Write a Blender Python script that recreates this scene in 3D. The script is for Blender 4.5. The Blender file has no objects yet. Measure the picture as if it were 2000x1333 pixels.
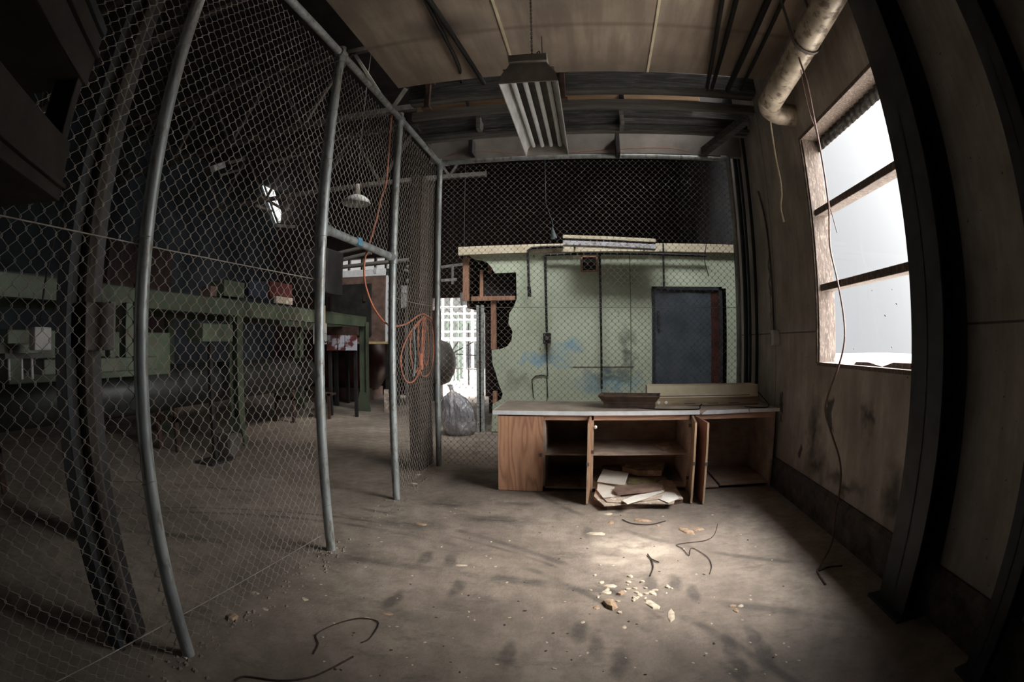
import bpy, math, random
from mathutils import Vector, Matrix, Euler
random.seed(7)
PI = math.pi
sc = bpy.context.scene
C = bpy.context.collection

# ------------------------------------------------------------------ camera, sky, exposure
LENS, YAW, PITCH, ROLL, EYE = 1002.24, 0.15178, 0.003133, 0.003086, 1.5
RC = Matrix.Rotation(YAW, 3, 'Z') @ Matrix.Rotation(PITCH, 3, 'X') @ Matrix.Rotation(ROLL, 3, 'Y')
cam = bpy.data.cameras.new('camera'); cam_o = bpy.data.objects.new('camera', cam); C.objects.link(cam_o)
cam.type = 'PANO'; cam.sensor_width = 36; cam.sensor_fit = 'HORIZONTAL'; cam.clip_start = 0.02; cam.clip_end = 300
cam.lens = 18
for holder in (cam, getattr(cam, 'cycles', None)):
    try:
        holder.panorama_type = 'FISHEYE_EQUISOLID'; holder.fisheye_lens = LENS * 36 / 2000; holder.fisheye_fov = math.radians(200)
    except Exception:
        pass
cam_o.matrix_world = Matrix.Translation((0, 0, EYE)) @ (RC @ Matrix.Rotation(PI / 2, 3, 'X')).to_4x4()
sc.camera = cam_o

w = bpy.data.worlds.new('sky'); sc.world = w; w.use_nodes = True
nt = w.node_tree; nt.nodes.clear()
tc = nt.nodes.new('ShaderNodeTexCoord'); sx = nt.nodes.new('ShaderNodeSeparateXYZ'); rp = nt.nodes.new('ShaderNodeValToRGB')
bg = nt.nodes.new('ShaderNodeBackground'); wo = nt.nodes.new('ShaderNodeOutputWorld')
nt.links.new(tc.outputs['Generated'], sx.inputs[0]); nt.links.new(sx.outputs['Z'], rp.inputs[0])
nt.links.new(rp.outputs[0], bg.inputs[0]); nt.links.new(bg.outputs[0], wo.inputs[0])
# a bright overcast sky: even towards the horizon, brighter overhead, plus an added low glow that lights the fence side
for i, (p_, v_) in enumerate(((0.0, .029), (.42, .031), (.56, .14), (.78, .6), (1.0, 2.1))):
    if i < 2: e = rp.color_ramp.elements[i]; e.position = p_
    else: e = rp.color_ramp.elements.new(p_)
    e.color = (v_, v_ * 1.0, v_ * 1.01, 1)
dt_ = nt.nodes.new('ShaderNodeVectorMath'); dt_.operation = 'DOT_PRODUCT'; nt.links.new(tc.outputs['Generated'], dt_.inputs[0])
dt_.inputs[1].default_value = Vector((.9, -.22, .42)).normalized()
m1 = nt.nodes.new('ShaderNodeMath'); m1.operation = 'MAXIMUM'; m1.inputs[1].default_value = 0; nt.links.new(dt_.outputs['Value'], m1.inputs[0])
m2 = nt.nodes.new('ShaderNodeMath'); m2.operation = 'POWER'; m2.inputs[1].default_value = 5.0; nt.links.new(m1.outputs[0], m2.inputs[0])
vs_ = nt.nodes.new('ShaderNodeVectorMath'); vs_.operation = 'SCALE'; vs_.inputs[0].default_value = (1.35, 1.31, 1.25); nt.links.new(m2.outputs[0], vs_.inputs['Scale'])
ad = nt.nodes.new('ShaderNodeVectorMath'); ad.operation = 'ADD'; nt.links.new(rp.outputs[0], ad.inputs[0]); nt.links.new(vs_.outputs[0], ad.inputs[1])
nt.links.new(ad.outputs[0], bg.inputs[0])
bg.inputs[1].default_value = 10.0

sun = bpy.data.lights.new('sun', 'SUN'); sun_o = bpy.data.objects.new('sun', sun); C.objects.link(sun_o)
sun.energy = 6.5; sun.angle = math.radians(34); sun.color = (1, .91, .80)
sun_o.rotation_euler = Vector((-1.0, -.03, -1.38)).to_track_quat('-Z', 'Y').to_euler()

def portal(name, loc, direction, w_, h_):
    l = bpy.data.lights.new(name, 'AREA'); l.shape = 'RECTANGLE'; l.size = w_; l.size_y = h_
    l.cycles.is_portal = True
    o = bpy.data.objects.new(name, l); C.objects.link(o); o.location = loc
    o.rotation_euler = Vector(direction).to_track_quat('-Z', 'Z').to_euler(); return o
portal('window_portal', (2.2, 3.27, 2.33), (-1, 0, 0), 1.8, 2.1)
portal('hall_door_portal', (-3.7, 14.3, 1.4), (0, -1, 0), 1.7, 2.8)
portal('clerestory_portal', (-6.8, 14.3, 3.8), (0, -1, 0), 2.3, .6)
portal('added_rear_gap_portal', (-6.9, -3.1, 1.3), (0, 1, 0), 2.2, 2.6)  # sky enters by the unseen gap added in the rear wall
portal('added_roof_gap_portal', (-.45, 6.25, 7.75), (0, 1, 0), 5.4, 2.4)  # sky enters by the unseen roof opening added over the cabin

sc.view_settings.view_transform = 'Standard'; sc.view_settings.look = 'None'
sc.view_settings.gamma = 1; sc.view_settings.use_curve_mapping = False
sc.view_settings.exposure = 1.25
sc.cycles.use_denoising = True
sc.cycles.max_bounces = 8; sc.cycles.diffuse_bounces = 6; sc.cycles.glossy_bounces = 3
sc.cycles.transparent_max_bounces = 16
sc.cycles.sample_clamp_indirect = 4.0

# ------------------------------------------------------------------ lens geometry -> places in the room
def ray(px, py):
    x, y = (px - 1000) / LENS, -(py - 666.5) / LENS
    r = math.hypot(x, y) + 1e-12; th = 2 * math.asin(min(r / 2, .999))
    return RC @ Vector((x / r * math.sin(th), math.cos(th), y / r * math.sin(th)))
def aY(px, py, Y): d = ray(px, py); return Vector((0, 0, EYE)) + d * (Y / d.y)
def aX(px, py, X): d = ray(px, py); return Vector((0, 0, EYE)) + d * (X / d.x)
def aZ(px, py, Z=0.0): d = ray(px, py); return Vector((0, 0, EYE)) + d * ((Z - EYE) / d.z)

# ------------------------------------------------------------------ mesh helpers
class MB:
    def __init__(s): s.v = []; s.f = []; s.sm = []
    def add(s, vs, fs, smooth=False):
        n = len(s.v); s.v += [tuple(p) for p in vs]; s.f += [tuple(i + n for i in f) for f in fs]; s.sm += [smooth] * len(fs); return s
    def box(s, x0, x1, y0, y1, z0, z1, M=None):
        vs = [Vector((x, y, z)) for x in (x0, x1) for y in (y0, y1) for z in (z0, z1)]
        if M is not None: vs = [M @ p for p in vs]
        return s.add(vs, [(0, 1, 3, 2), (4, 6, 7, 5), (0, 4, 5, 1), (2, 3, 7, 6), (0, 2, 6, 4), (1, 5, 7, 3)])
    def bar(s, a, b, w_, h_, up=(0, 0, 1)):
        a, b = Vector(a), Vector(b); d = (b - a); L = d.length; d.normalize(); up = Vector(up)
        if abs(d.dot(up)) > .98: up = Vector((0, 1, 0))
        r = d.cross(up).normalized(); u = r.cross(d)
        vs = [p + r * (w_ / 2) * i + u * (h_ / 2) * j for p in (a, b) for i in (-1, 1) for j in (-1, 1)]
        return s.add(vs, [(0, 1, 3, 2), (4, 6, 7, 5), (0, 4, 5, 1), (2, 3, 7, 6), (0, 2, 6, 4), (1, 5, 7, 3)])
    def tube(s, pts, r, seg=10, cap=True, smooth=True, radii=None):
        pts = [Vector(p) for p in pts]; n = len(pts); vs = []; fs = []
        t0 = (pts[1] - pts[0]).normalized(); nrm = t0.orthogonal().normalized()
        for i, p in enumerate(pts):
            t = (pts[min(i + 1, n - 1)] - pts[max(i - 1, 0)]).normalized()
            nrm = (nrm - t * nrm.dot(t)).normalized(); b = t.cross(nrm); rr = radii[i] if radii else r
            for k in range(seg):
                a = 2 * PI * k / seg; vs.append(p + (nrm * math.cos(a) + b * math.sin(a)) * rr)
        for i in range(n - 1):
            for k in range(seg):
                k2 = (k + 1) % seg; fs.append((i * seg + k, i * seg + k2, (i + 1) * seg + k2, (i + 1) * seg + k))
        s.add(vs, fs, smooth)
        if cap: s.add(vs[:seg], [tuple(range(seg))[::-1]]); s.add(vs[-seg:], [tuple(range(seg))])
        return s
    def prism(s, poly, f0, f1, smooth=False):
        """poly: 2-D points; f0, f1 map a 2-D point to the two faces"""
        n = len(poly); vs = [f0(*p) for p in poly] + [f1(*p) for p in poly]
        from mathutils.geometry import tessellate_polygon
        tris = tessellate_polygon([[Vector((p[0], p[1], 0)) for p in poly]])
        fs = [tuple(t) for t in tris] + [tuple(i + n for i in t)[::-1] for t in tris]
        fs += [(i, (i + 1) % n, (i + 1) % n + n, i + n) for i in range(n)]
        return s.add(vs, fs, smooth)
    def lathe(s, prof, c, axis='Z', seg=24, M=None):
        c = Vector(c); vs = []; n = len(prof)
        for k in range(seg):
            a = 2 * PI * k / seg
            for r, h in prof:
                p = Vector((r * math.cos(a), r * math.sin(a), h))
                if axis == 'X': p = Vector((p.z, p.x, p.y))
                if axis == 'Y': p = Vector((p.y, p.z, p.x))
                if M is not None: p = M @ p
                vs.append(c + p)
        fs = [(k * n + i, ((k + 1) % seg) * n + i, ((k + 1) % seg) * n + i + 1, k * n + i + 1) for k in range(seg) for i in range(n - 1)]
        return s.add(vs, fs, True)
    def build(s, name, m, parent=None, bevel=0, origin=None):
        if parent is not None:
            off = parent.matrix_basis.translation.copy(); q = parent
            while q.parent is not None: q = q.parent; off = off + q.matrix_basis.translation
            loc = Vector((0, 0, 0))
        else:
            xs = [p[0] for p in s.v]; ys = [p[1] for p in s.v]; zs = [p[2] for p in s.v]
            off = Vector(origin) if origin else Vector(((min(xs) + max(xs)) / 2, (min(ys) + max(ys)) / 2, min(zs)))
            loc = off
        me = bpy.data.meshes.new(name); me.from_pydata([(p[0] - off.x, p[1] - off.y, p[2] - off.z) for p in s.v], [], s.f); me.update()
        me.polygons.foreach_set('use_smooth', s.sm)
        if len(s.f) < 60000:
            import bmesh
            bm = bmesh.new(); bm.from_mesh(me); bmesh.ops.recalc_face_normals(bm, faces=bm.faces); bm.to_mesh(me); bm.free()
        o = bpy.data.objects.new(name, me); C.objects.link(o); o.location = loc
        if m is not None: me.materials.append(m)
        if parent is not None: o.parent = parent
        if bevel:
            b = o.modifiers.new('bevel', 'BEVEL'); b.width = bevel; b.segments = 2; b.limit_method = 'ANGLE'
        return o

def B(x0, x1, y0, y1, z0, z1): return MB().box(x0, x1, y0, y1, z0, z1)
def tag(o, label, cat, group=None, kind=None):
    o['label'] = label; o['category'] = cat
    if group: o['group'] = group
    if kind: o['kind'] = kind
    return o
def thing(name, label, cat, loc, group=None):
    o = bpy.data.objects.new(name, None); C.objects.link(o); o.location = loc; o.empty_display_size = .1
    return tag(o, label, cat, group)
def struct(name, mb, m, label=None, parent=None):
    o = mb.build(name, m, parent)
    if parent is None:
        o['kind'] = 'structure'
        if label: o['label'] = label; o['category'] = name.split('_')[0]
    return o
def smooth_path(pts, n=6):
    pts = [Vector(p) for p in pts]; out = []
    for i in range(len(pts) - 1):
        p0, p1, p2, p3 = pts[max(i - 1, 0)], pts[i], pts[i + 1], pts[min(i + 2, len(pts) - 1)]
        for k in range(n):
            t = k / n; out.append(.5 * ((2 * p1) + (p2 - p0) * t + (2 * p0 - 5 * p1 + 4 * p2 - p3) * t * t + (3 * p1 - p0 - 3 * p2 + p3) * t ** 3))
    return out + [pts[-1]]

# ------------------------------------------------------------------ materials
def lin(c, sat=.84):
    g_ = .3 * c[0] + .59 * c[1] + .11 * c[2]; c = tuple(g_ + (v - g_) * sat for v in c)
    return tuple(((v / 255) / 12.92 if v / 255 <= .04045 else ((v / 255 + .055) / 1.055) ** 2.4) for v in c)
class NG:
    def __init__(s, name):
        s.m = bpy.data.materials.new(name); s.m.use_nodes = True; s.t = s.m.node_tree; s.t.nodes.clear()
        s.out = s.n('ShaderNodeOutputMaterial'); s.b = s.n('ShaderNodeBsdfPrincipled'); s.t.links.new(s.b.outputs[0], s.out.inputs[0])
    def n(s, k, **kw):
        x = s.t.nodes.new(k)
        for a, v in kw.items(): setattr(x, a, v)
        return x
    def l(s, a, b): s.t.links.new(a, b)
    def pos(s, world=True):
        if world: return s.n('ShaderNodeNewGeometry').outputs['Position']
        return s.n('ShaderNodeTexCoord').outputs['Object']
    def scale(s, v, sc3):
        m = s.n('ShaderNodeVectorMath', operation='MULTIPLY'); s.l(v, m.inputs[0]); m.inputs[1].default_value = sc3; return m.outputs[0]
    def noise(s, v, scale, detail=5, rough=.6):
        x = s.n('ShaderNodeTexNoise'); s.l(v, x.inputs['Vector']); x.inputs['Scale'].default_value = scale; x.inputs['Detail'].default_value = detail
        x.inputs['Roughness'].default_value = rough; return x.outputs[0]
    def ramp(s, f, stops):
        x = s.n('ShaderNodeValToRGB'); s.l(f, x.inputs[0]); el = x.color_ramp.elements
        while len(el) < len(stops): el.new(.5)
        for i, (p, c) in enumerate(stops):
            el[i].position = p; el[i].color = (c, c, c, 1) if isinstance(c, (int, float)) else (*c[:3], 1)
        return x.outputs[0]
    def mix(s, f, a, b, mode='MIX'):
        x = s.n('ShaderNodeMix', data_type='RGBA', blend_type=mode)
        for sock, v in ((x.inputs['Factor'], f), (x.inputs['A'], a), (x.inputs['B'], b)):
            if isinstance(v, (int, float)) and sock.name == 'Factor': sock.default_value = v
            elif isinstance(v, (tuple, list)): sock.default_value = (*v[:3], 1)
            else: s.l(v, sock)
        return x.outputs['Result']
    def math(s, op, a, b=None):
        x = s.n('ShaderNodeMath', operation=op)
        for i, v in enumerate((a, b)):
            if v is None: continue
            if isinstance(v, (int, float)): x.inputs[i].default_value = v
            else: s.l(v, x.inputs[i])
        return x.outputs[0]
    def spot(s, v, c, r, soft=.35):
        """soft ellipse mask round c with radii r (a worn or stained place)"""
        if not hasattr(s, 'warp'):
            nz = s.n('ShaderNodeTexNoise'); s.l(v, nz.inputs['Vector']); nz.inputs['Scale'].default_value = 6; nz.inputs['Detail'].default_value = 4
            s0 = s.n('ShaderNodeVectorMath', operation='SUBTRACT'); s.l(nz.outputs['Color'], s0.inputs[0]); s0.inputs[1].default_value = (.5, .5, .5)
            s1 = s.n('ShaderNodeVectorMath', operation='SCALE'); s.l(s0.outputs[0], s1.inputs[0]); s1.inputs['Scale'].default_value = s.warp_k if hasattr(s, 'warp_k') else .05
            s2 = s.n('ShaderNodeVectorMath', operation='ADD'); s.l(v, s2.inputs[0]); s.l(s1.outputs[0], s2.inputs[1]); s.warp = s2.outputs[0]
        v = s.warp
        a = s.n('ShaderNodeVectorMath', operation='SUBTRACT'); s.l(v, a.inputs[0]); a.inputs[1].default_value = c
        b = s.n('ShaderNodeVectorMath', operation='MULTIPLY'); s.l(a.outputs[0], b.inputs[0]); b.inputs[1].default_value = tuple(1 / k for k in r)
        d = s.n('ShaderNodeVectorMath', operation='LENGTH'); s.l(b.outputs[0], d.inputs[0])
        return s.ramp(d.outputs['Value'], [(1 - soft, 1.0), (1.0, 0.0)])
    def bump(s, h, strength, dist=.01):
        x = s.n('ShaderNodeBump'); s.l(h, x.inputs['Height']); x.inputs['Strength'].default_value = strength; x.inputs['Distance'].default_value = dist
        s.l(x.outputs[0], s.b.inputs['Normal'])
    def fin(s, col, rough=.8, metal=0.0):
        if isinstance(col, tuple): s.b.inputs['Base Color'].default_value = (*col, 1)
        else: s.l(col, s.b.inputs['Base Color'])
        s.b.inputs['Roughness'].default_value = rough; s.b.inputs['Metallic'].default_value = metal
        return s.m

def simple(name, c1, c2=None, scale=6, rough=.8, metal=0, stretch=(1, 1, 1), lo=.35, hi=.7, bump=.15, c3=None):
    g = NG(name); v = g.scale(g.pos(False), stretch); n = g.noise(v, scale)
    c1 = lin(c1); c2 = lin(c2) if c2 else tuple(x * .6 for x in c1)
    col = g.ramp(n, [(lo, c2), (hi, c1)])
    if c3:
        n2 = g.noise(v, scale * 2.7, 6, .7); col = g.mix(g.ramp(n2, [(.52, 0.), (.62, 1.)]), col, lin(c3))
    if bump: g.bump(g.noise(v, scale * 5, 4), bump)
    return g.fin(col, rough, metal)

M = {}
def wood(name, c1, c2, axis='Z', rough=.6, dust=None):
    g = NG(name); st = {'X': (.9, 6, 6), 'Y': (6, .9, 6), 'Z': (6, 6, .8)}[axis]
    v = g.scale(g.pos(False), st); n = g.noise(v, .8, 1.5, .45)
    bands = g.math('FRACT', g.math('MULTIPLY', n, 13.0)); bands = g.ramp(bands, [(.0, 1.0), (.35, .25), (.75, .05), (1.0, 1.0)])
    col = g.mix(g.math('MULTIPLY', bands, .8), lin(c1), lin(c2)); col = g.mix(g.ramp(g.noise(v, .5, 3), [(.35, .4), (.7, 0.)]), col, tuple(k * .6 for k in lin(c2)))
    fine = g.noise(g.scale(g.pos(False), tuple(k * 14 for k in st)), 1.0, 2); col = g.mix(.22, col, fine, 'OVERLAY')
    if dust: col = g.mix(g.ramp(g.noise(g.pos(False), 5, 6), [(.4, .15), (.65, .8)]), col, lin(dust))
    g.bump(fine, .1); return g.fin(col, rough)

# floor: dusty concrete with stains, tyre arcs and boot prints
g = NG('floor_concrete'); g.warp_k = .09; p = g.pos(); a = g.noise(p, .9, 8, .65); b = g.noise(p, 7, 8, .7)
col = g.ramp(a, [(.30, lin((108, 95, 84))), (.5, lin((146, 131, 117))), (.68, lin((172, 156, 140)))])
col = g.mix(g.ramp(b, [(.38, .5), (.6, 0.)]), col, lin((96, 86, 77)))
col = g.mix(g.ramp(g.noise(g.scale(p, (1, 2.2, 1)), 2.1, 9, .75), [(.55, 0.), (.68, .65)]), col, lin((72, 65, 59)))
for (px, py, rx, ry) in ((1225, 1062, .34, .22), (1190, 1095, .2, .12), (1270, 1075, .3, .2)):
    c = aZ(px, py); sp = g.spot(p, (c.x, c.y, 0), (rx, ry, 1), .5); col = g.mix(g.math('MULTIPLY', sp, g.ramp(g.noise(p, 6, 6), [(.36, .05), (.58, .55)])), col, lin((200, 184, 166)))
for (px, py, rx, ry, k_) in ((880, 985, .35, .16, .8), (960, 1015, .42, .14, .85), (800, 1025, .4, .16, .7), (1010, 985, .3, .1, .7), (700, 1090, .3, .25, .5), (760, 1200, .3, .12, .5), (900, 1190, .25, .12, .5), (900, 940, .25, .3, .6)):
    c = aZ(px, py); sp = g.spot(p, (c.x, c.y, 0), (rx, ry, 1), .8)
    col = g.mix(g.math('MULTIPLY', sp, g.ramp(g.noise(g.scale(p, (2, 5, 1)), 2.4, 8, .75), [(.4, .1), (.56, k_)])), col, lin((60, 54, 50)))
prints = [(930, 885), (1130, 940), (1175, 962), (1145, 1040), (1270, 1130 + 10), (1320, 1138), (1355, 1160), (1130, 1235), (1165, 1262), (1210, 1295), (1425, 1262), (1470, 1243), (1440, 1300), (1495, 1275), (890, 1150), (880, 1095), (990, 1280), (770, 1170), (830, 1090)]
mask = None
for (px, py) in prints:
    c = aZ(px, py); sp = g.spot(p, (c.x, c.y, 0), (.055, .155, 1), .5)
    mask = sp if mask is None else g.math('MAXIMUM', mask, sp)
mask = g.math('MULTIPLY', mask, g.ramp(g.noise(p, 16, 4), [(.3, .4), (.6, .72)]))
col = g.mix(mask, col, lin((70, 64, 60)))
for (cx, cy, R_, w_) in ((-1.9, 1.0, 2.62, .018), (-1.9, 1.0, 2.76, .012), (-2.6, .2, 3.9, .02), (-1.2, -2.2, 5.2, .03), (3.5, 7.2, 4.6, .02)):
    s_ = g.n('ShaderNodeVectorMath', operation='DISTANCE'); g.l(p, s_.inputs[0]); s_.inputs[1].default_value = (cx, cy, 0)
    d = g.math('ABSOLUTE', g.math('SUBTRACT', s_.outputs['Value'], R_)); k = g.ramp(g.math('DIVIDE', d, w_ * 2.2), [(.3, .6), (1., 0.)])
    col = g.mix(g.math('MULTIPLY', k, g.ramp(g.noise(p, 1.4), [(.42, 0.), (.55, 1.)])), col, lin((66, 60, 56)))
fb = g.noise(p, 45, 6, .7); g.bump(g.math('ADD', fb, g.math('MULTIPLY', a, 2.0)), .55, .012)
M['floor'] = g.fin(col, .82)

# right wall: old cement sheet with damp streaks, dark burnt stains and sheet joints
g = NG('cement_wall'); g.warp_k = .38; p = g.pos(); a = g.noise(p, 1.3, 7, .65); st = g.noise(g.scale(p, (1, 3.2, .6)), 1.6, 7, .7)
col = g.ramp(a, [(.3, lin((132, 124, 116))), (.7, lin((188, 179, 168)))])
col = g.mix(g.ramp(st, [(.40, .42), (.62, 0.)]), col, lin((104, 96, 90)))
mk = None
for c, r, s_ in (((2, 4.12, .72), (1, .16, .42), .8), ((2, 4.0, .45), (1, .3, .2), .9), ((2, 3.84, .93), (1, .08, .13), .4), ((2, 3.18, .95), (1, .1, .16), .9), ((2, 4.98, .88), (1, .09, .1), .3),
               ((2, 5.0, .70), (1, .06, .08), .4), ((2, 4.45, .5), (1, .06, .08), .4), ((2, 5.3, 2.2), (1, .05, .9), .8), ((2, 3.5, .4), (1, .5, .1), .9), ((2, 2.7, .5), (1, .2, .3), .8)):
    q = g.spot(p, c, r, s_); mk = q if mk is None else g.math('MAXIMUM', mk, q)
mk = g.math('MULTIPLY', mk, g.ramp(g.noise(p, 9, 5), [(.25, .7), (.5, 1.)]))
col = g.mix(g.math('MULTIPLY', mk, .85), col, lin((36, 33, 31)))
sep = g.n('ShaderNodeSeparateXYZ'); g.l(p, sep.inputs[0])
for ax, v_ in (('Z', 1.585), ('Y', 1.05), ('Y', 5.18), ('Y', 6.1)):
    d = g.math('ABSOLUTE', g.math('SUBTRACT', sep.outputs[ax], v_)); col = g.mix(g.ramp(d, [(.004, .8), (.008, 0.)]), col, lin((45, 40, 38)))
spk = g.noise(p, 26, 2); col = g.mix(g.ramp(spk, [(.70, 0.), (.74, .8)]), col, lin((50, 45, 42)))
g.bump(g.noise(p, 18, 7, .7), .3, .01); M['wall'] = g.fin(col, .9)

# ceiling board
g = NG('ceiling_board'); p = g.pos(); a = g.noise(p, .8, 6, .6)
col = g.ramp(a, [(.3, lin((134, 118, 104))), (.7, lin((192, 173, 152)))])
col = g.mix(g.ramp(g.noise(g.scale(p, (5, .6, 1)), 1.2, 6), [(.4, .5), (.6, 0.)]), col, lin((112, 97, 86)))
mk = g.spot(p, (-1.15, 3.7, 4.3), (.45, .3, 1), .9); mk = g.math('MAXIMUM', mk, g.spot(p, (-1.3, 2.6, 4.3), (.5, .5, 1), .9)); col = g.mix(g.math('MULTIPLY', mk, .8), col, lin((62, 53, 48)))
sep = g.n('ShaderNodeSeparateXYZ'); g.l(p, sep.inputs[0])
d = g.math('ABSOLUTE', g.math('SUBTRACT', sep.outputs['Y'], 3.85)); col = g.mix(g.ramp(d, [(.01, .45), (.05, 0.)]), col, lin((100, 84, 74)))
g.bump(a, .2, .03); M['ceiling'] = g.fin(col, .7)

M['dark_wall'] = simple('old_hall_wall', (84, 84, 86), (52, 50, 50), 1.2, .9)
M['blue_wall'] = simple('blue_grey_hall_wall', (62, 72, 82), (38, 44, 50), .9, .9)
M['red_wall'] = simple('dark_red_boards', (74, 50, 46), (46, 34, 32), 2, .85, stretch=(6, 6, .6))
M['roof'] = simple('sooty_roof_sheeting', (60, 56, 54), (38, 36, 35), 3, .9)
M['kerb'] = simple('stained_kerb', (104, 94, 86), (50, 45, 42), 7, .95, c3=(78, 70, 64), bump=.8)
M['galv'] = simple('galvanised_pipe', (178, 186, 186), (136, 143, 144), 9, .5, .45, stretch=(1, 1, .3), c3=(128, 122, 112), bump=.1)
M['wire'] = simple('galvanised_wire', (170, 161, 150), (134, 126, 116), 14, .5, .3, bump=0)
M['steel_dark'] = simple('dark_painted_steel', (58, 64, 70), (36, 39, 43), 4, .6, .2)
M['steel_grey'] = simple('dusty_grey_steel', (112, 106, 100), (72, 68, 64), 6, .7, .2, c3=(92, 76, 66))
M['old_timber'] = simple('charred_grey_timber', (86, 86, 86), (44, 43, 43), 3, .9, stretch=(.5, 8, 12), c3=(108, 104, 100), bump=.5)
M['grey_timber'] = simple('grey_painted_timber', (112, 108, 102), (76, 72, 68), 3, .9, stretch=(.5, 8, 12), bump=.3)
M['tan_timber'] = simple('bare_tan_timber', (190, 150, 108), (148, 112, 80), 2, .8, stretch=(.6, 8, 8))
M['grey_panel'] = simple('dull_grey_panel', (138, 132, 124), (104, 98, 92), 2, .8)
M['rust'] = simple('rusted_steel', (98, 70, 56), (58, 43, 37), 8, .9, .2)
M['black'] = simple('black_rubber', (34, 32, 32), (22, 21, 21), 8, .8)
M['dark_pipe'] = simple('black_iron_pipe', (46, 43, 42), (30, 28, 28), 6, .7, .3)
M['oak'] = wood('warm_veneer', (218, 160, 122), (164, 108, 78))
M['oak_x'] = wood('warm_veneer_rail', (214, 162, 128), (164, 116, 90), 'X')
M['inner'] = wood('dusty_inner_board', (172, 142, 122), (136, 108, 92), 'X', .85, (184, 168, 152))
M['edge'] = wood('pale_board_edge', (214, 178, 142), (178, 140, 108), 'Z')
M['door_red'] = wood('reddish_door_face', (176, 118, 92), (134, 86, 66))
M['door_brown'] = wood('brown_door_face', (182, 146, 116), (140, 108, 84))
M['stud'] = wood('raw_stud', (206, 150, 116), (160, 110, 84))
M['worktop'] = simple('dusty_laminate', (196, 180, 162), (142, 126, 110), 3.2, .55, c3=(170, 154, 136))
M['white_edge'] = simple('white_laminate_edge', (244, 247, 250), (222, 225, 228), 12, .4, bump=0)
M['cream'] = simple('cream_enamel', (232, 220, 188), (206, 190, 156), 3, .5, bump=.05)
M['rack_steel'] = simple('dark_brown_rack_steel', (62, 54, 50), (42, 37, 34), 6, .75, .2)
M['brown_metal'] = simple('brown_stained_metal', (112, 88, 72), (66, 50, 42), 7, .7, .2)
M['reflector'] = simple('dusty_white_enamel', (206, 208, 208), (158, 158, 156), 5, .45, bump=0)
M['lamp_cap'] = simple('grey_lamp_body', (166, 158, 148), (132, 125, 117), 5, .6, .1, bump=.05)
M['lamp_back'] = simple('dark_grey_lamp_back', (92, 90, 86), (64, 62, 60), 5, .7, bump=0)
M['tube_glass'] = simple('frosted_lamp_tube', (226, 228, 228), (200, 202, 202), 8, .3, bump=0)
M['duct'] = simple('worn_white_duct', (214, 200, 176), (146, 130, 112), 4, .42, .15, c3=(112, 96, 82))
M['win_timber'] = simple('grey_window_timber', (104, 89, 80), (76, 64, 57), 6, .8, stretch=(4, 4, 1), c3=(138, 120, 104), bump=.3)
M['wire_brown'] = simple('old_brown_cable', (112, 80, 70), (78, 56, 50), 20, .6, bump=0)
M['cord_cream'] = simple('cream_cord', (216, 204, 170), (180, 166, 134), 20, .6, bump=0)
M['orange'] = simple('orange_extension_cord', (226, 130, 92), (178, 98, 70), 12, .6, bump=0)
M['machine_green'] = simple('green_machine_paint', (98, 114, 88), (66, 76, 60), 2.2, .55, c3=(96, 92, 74))
M['machine_dark'] = simple('dark_iron', (70, 68, 66), (44, 42, 41), 3, .55, .4)
M['tank'] = simple('grey_green_tank', (72, 75, 72), (48, 50, 49), 3, .5, .3)
M['red_iron'] = simple('red_brown_iron', (110, 60, 50), (62, 36, 32), 3, .4, .2)
M['white_paint'] = simple('peeling_white_paint', (226, 226, 232), (182, 180, 182), 6, .6, c3=(136, 104, 96))
M['brown_board'] = simple('brown_frame_board', (136, 104, 90), (92, 70, 62), 5, .8)
M['peel_red'] = simple('peeling_red_and_white_paint', (206, 208, 222), (120, 60, 56), 4, .6, lo=.46, hi=.52)
M['yellow'] = simple('yellow_bar', (222, 196, 140), (190, 164, 112), 6, .6)
M['box_grey'] = simple('light_grey_box', (190, 190, 186), (160, 158, 154), 6, .6)
M['red_crate'] = simple('red_plastic', (116, 50, 48), (80, 36, 34), 6, .5)
M['blue_crate'] = simple('blue_plastic', (46, 54, 76), (34, 40, 56), 6, .5)
M['white_steel'] = simple('white_scaffold', (236, 236, 236), (200, 198, 196), 6, .5)
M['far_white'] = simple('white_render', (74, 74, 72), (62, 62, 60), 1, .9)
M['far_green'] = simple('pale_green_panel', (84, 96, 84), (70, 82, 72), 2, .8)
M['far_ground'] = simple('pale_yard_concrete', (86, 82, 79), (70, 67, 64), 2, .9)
M['out_ground'] = simple('pale_gravel_yard', (176, 171, 164), (156, 150, 143), 2, .9)
M['far_brick'] = simple('dark_window_glass', (70, 72, 76), (40, 42, 46), 2, .3)
M['flake'] = simple('pale_plaster_flake', (220, 204, 180), (176, 158, 136), 30, .9)
M['leaf'] = simple('dry_leaf', (190, 158, 126), (136, 108, 84), 30, .8)
M['twig'] = simple('dark_twig', (74, 58, 50), (48, 38, 34), 30, .9)
M['paper'] = simple('dusty_white_paper', (250, 246, 236), (228, 220, 206), 5, .85, bump=0)
M['card'] = simple('stained_card', (216, 196, 174), (172, 150, 130), 5, .9, c3=(240, 230, 216))
M['card_dark'] = simple('warm_brown_board', (152, 122, 104), (112, 88, 76), 6, .9)
M['post_timber'] = simple('weathered_post_timber', (94, 80, 70), (60, 50, 44), 3, .9, stretch=(6, 6, .6), bump=.4)
M['moss'] = simple('yellowed_pulp', (150, 142, 84), (112, 100, 66), 12, .95)
M['door_blue'] = simple('blue_grey_sheet_door', (112, 126, 138), (80, 92, 104), 2.5, .32, .35)
M['pvc'] = simple('weathered_white_frame', (196, 206, 204), (150, 156, 152), 5, .7, c3=(126, 106, 90))

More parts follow.
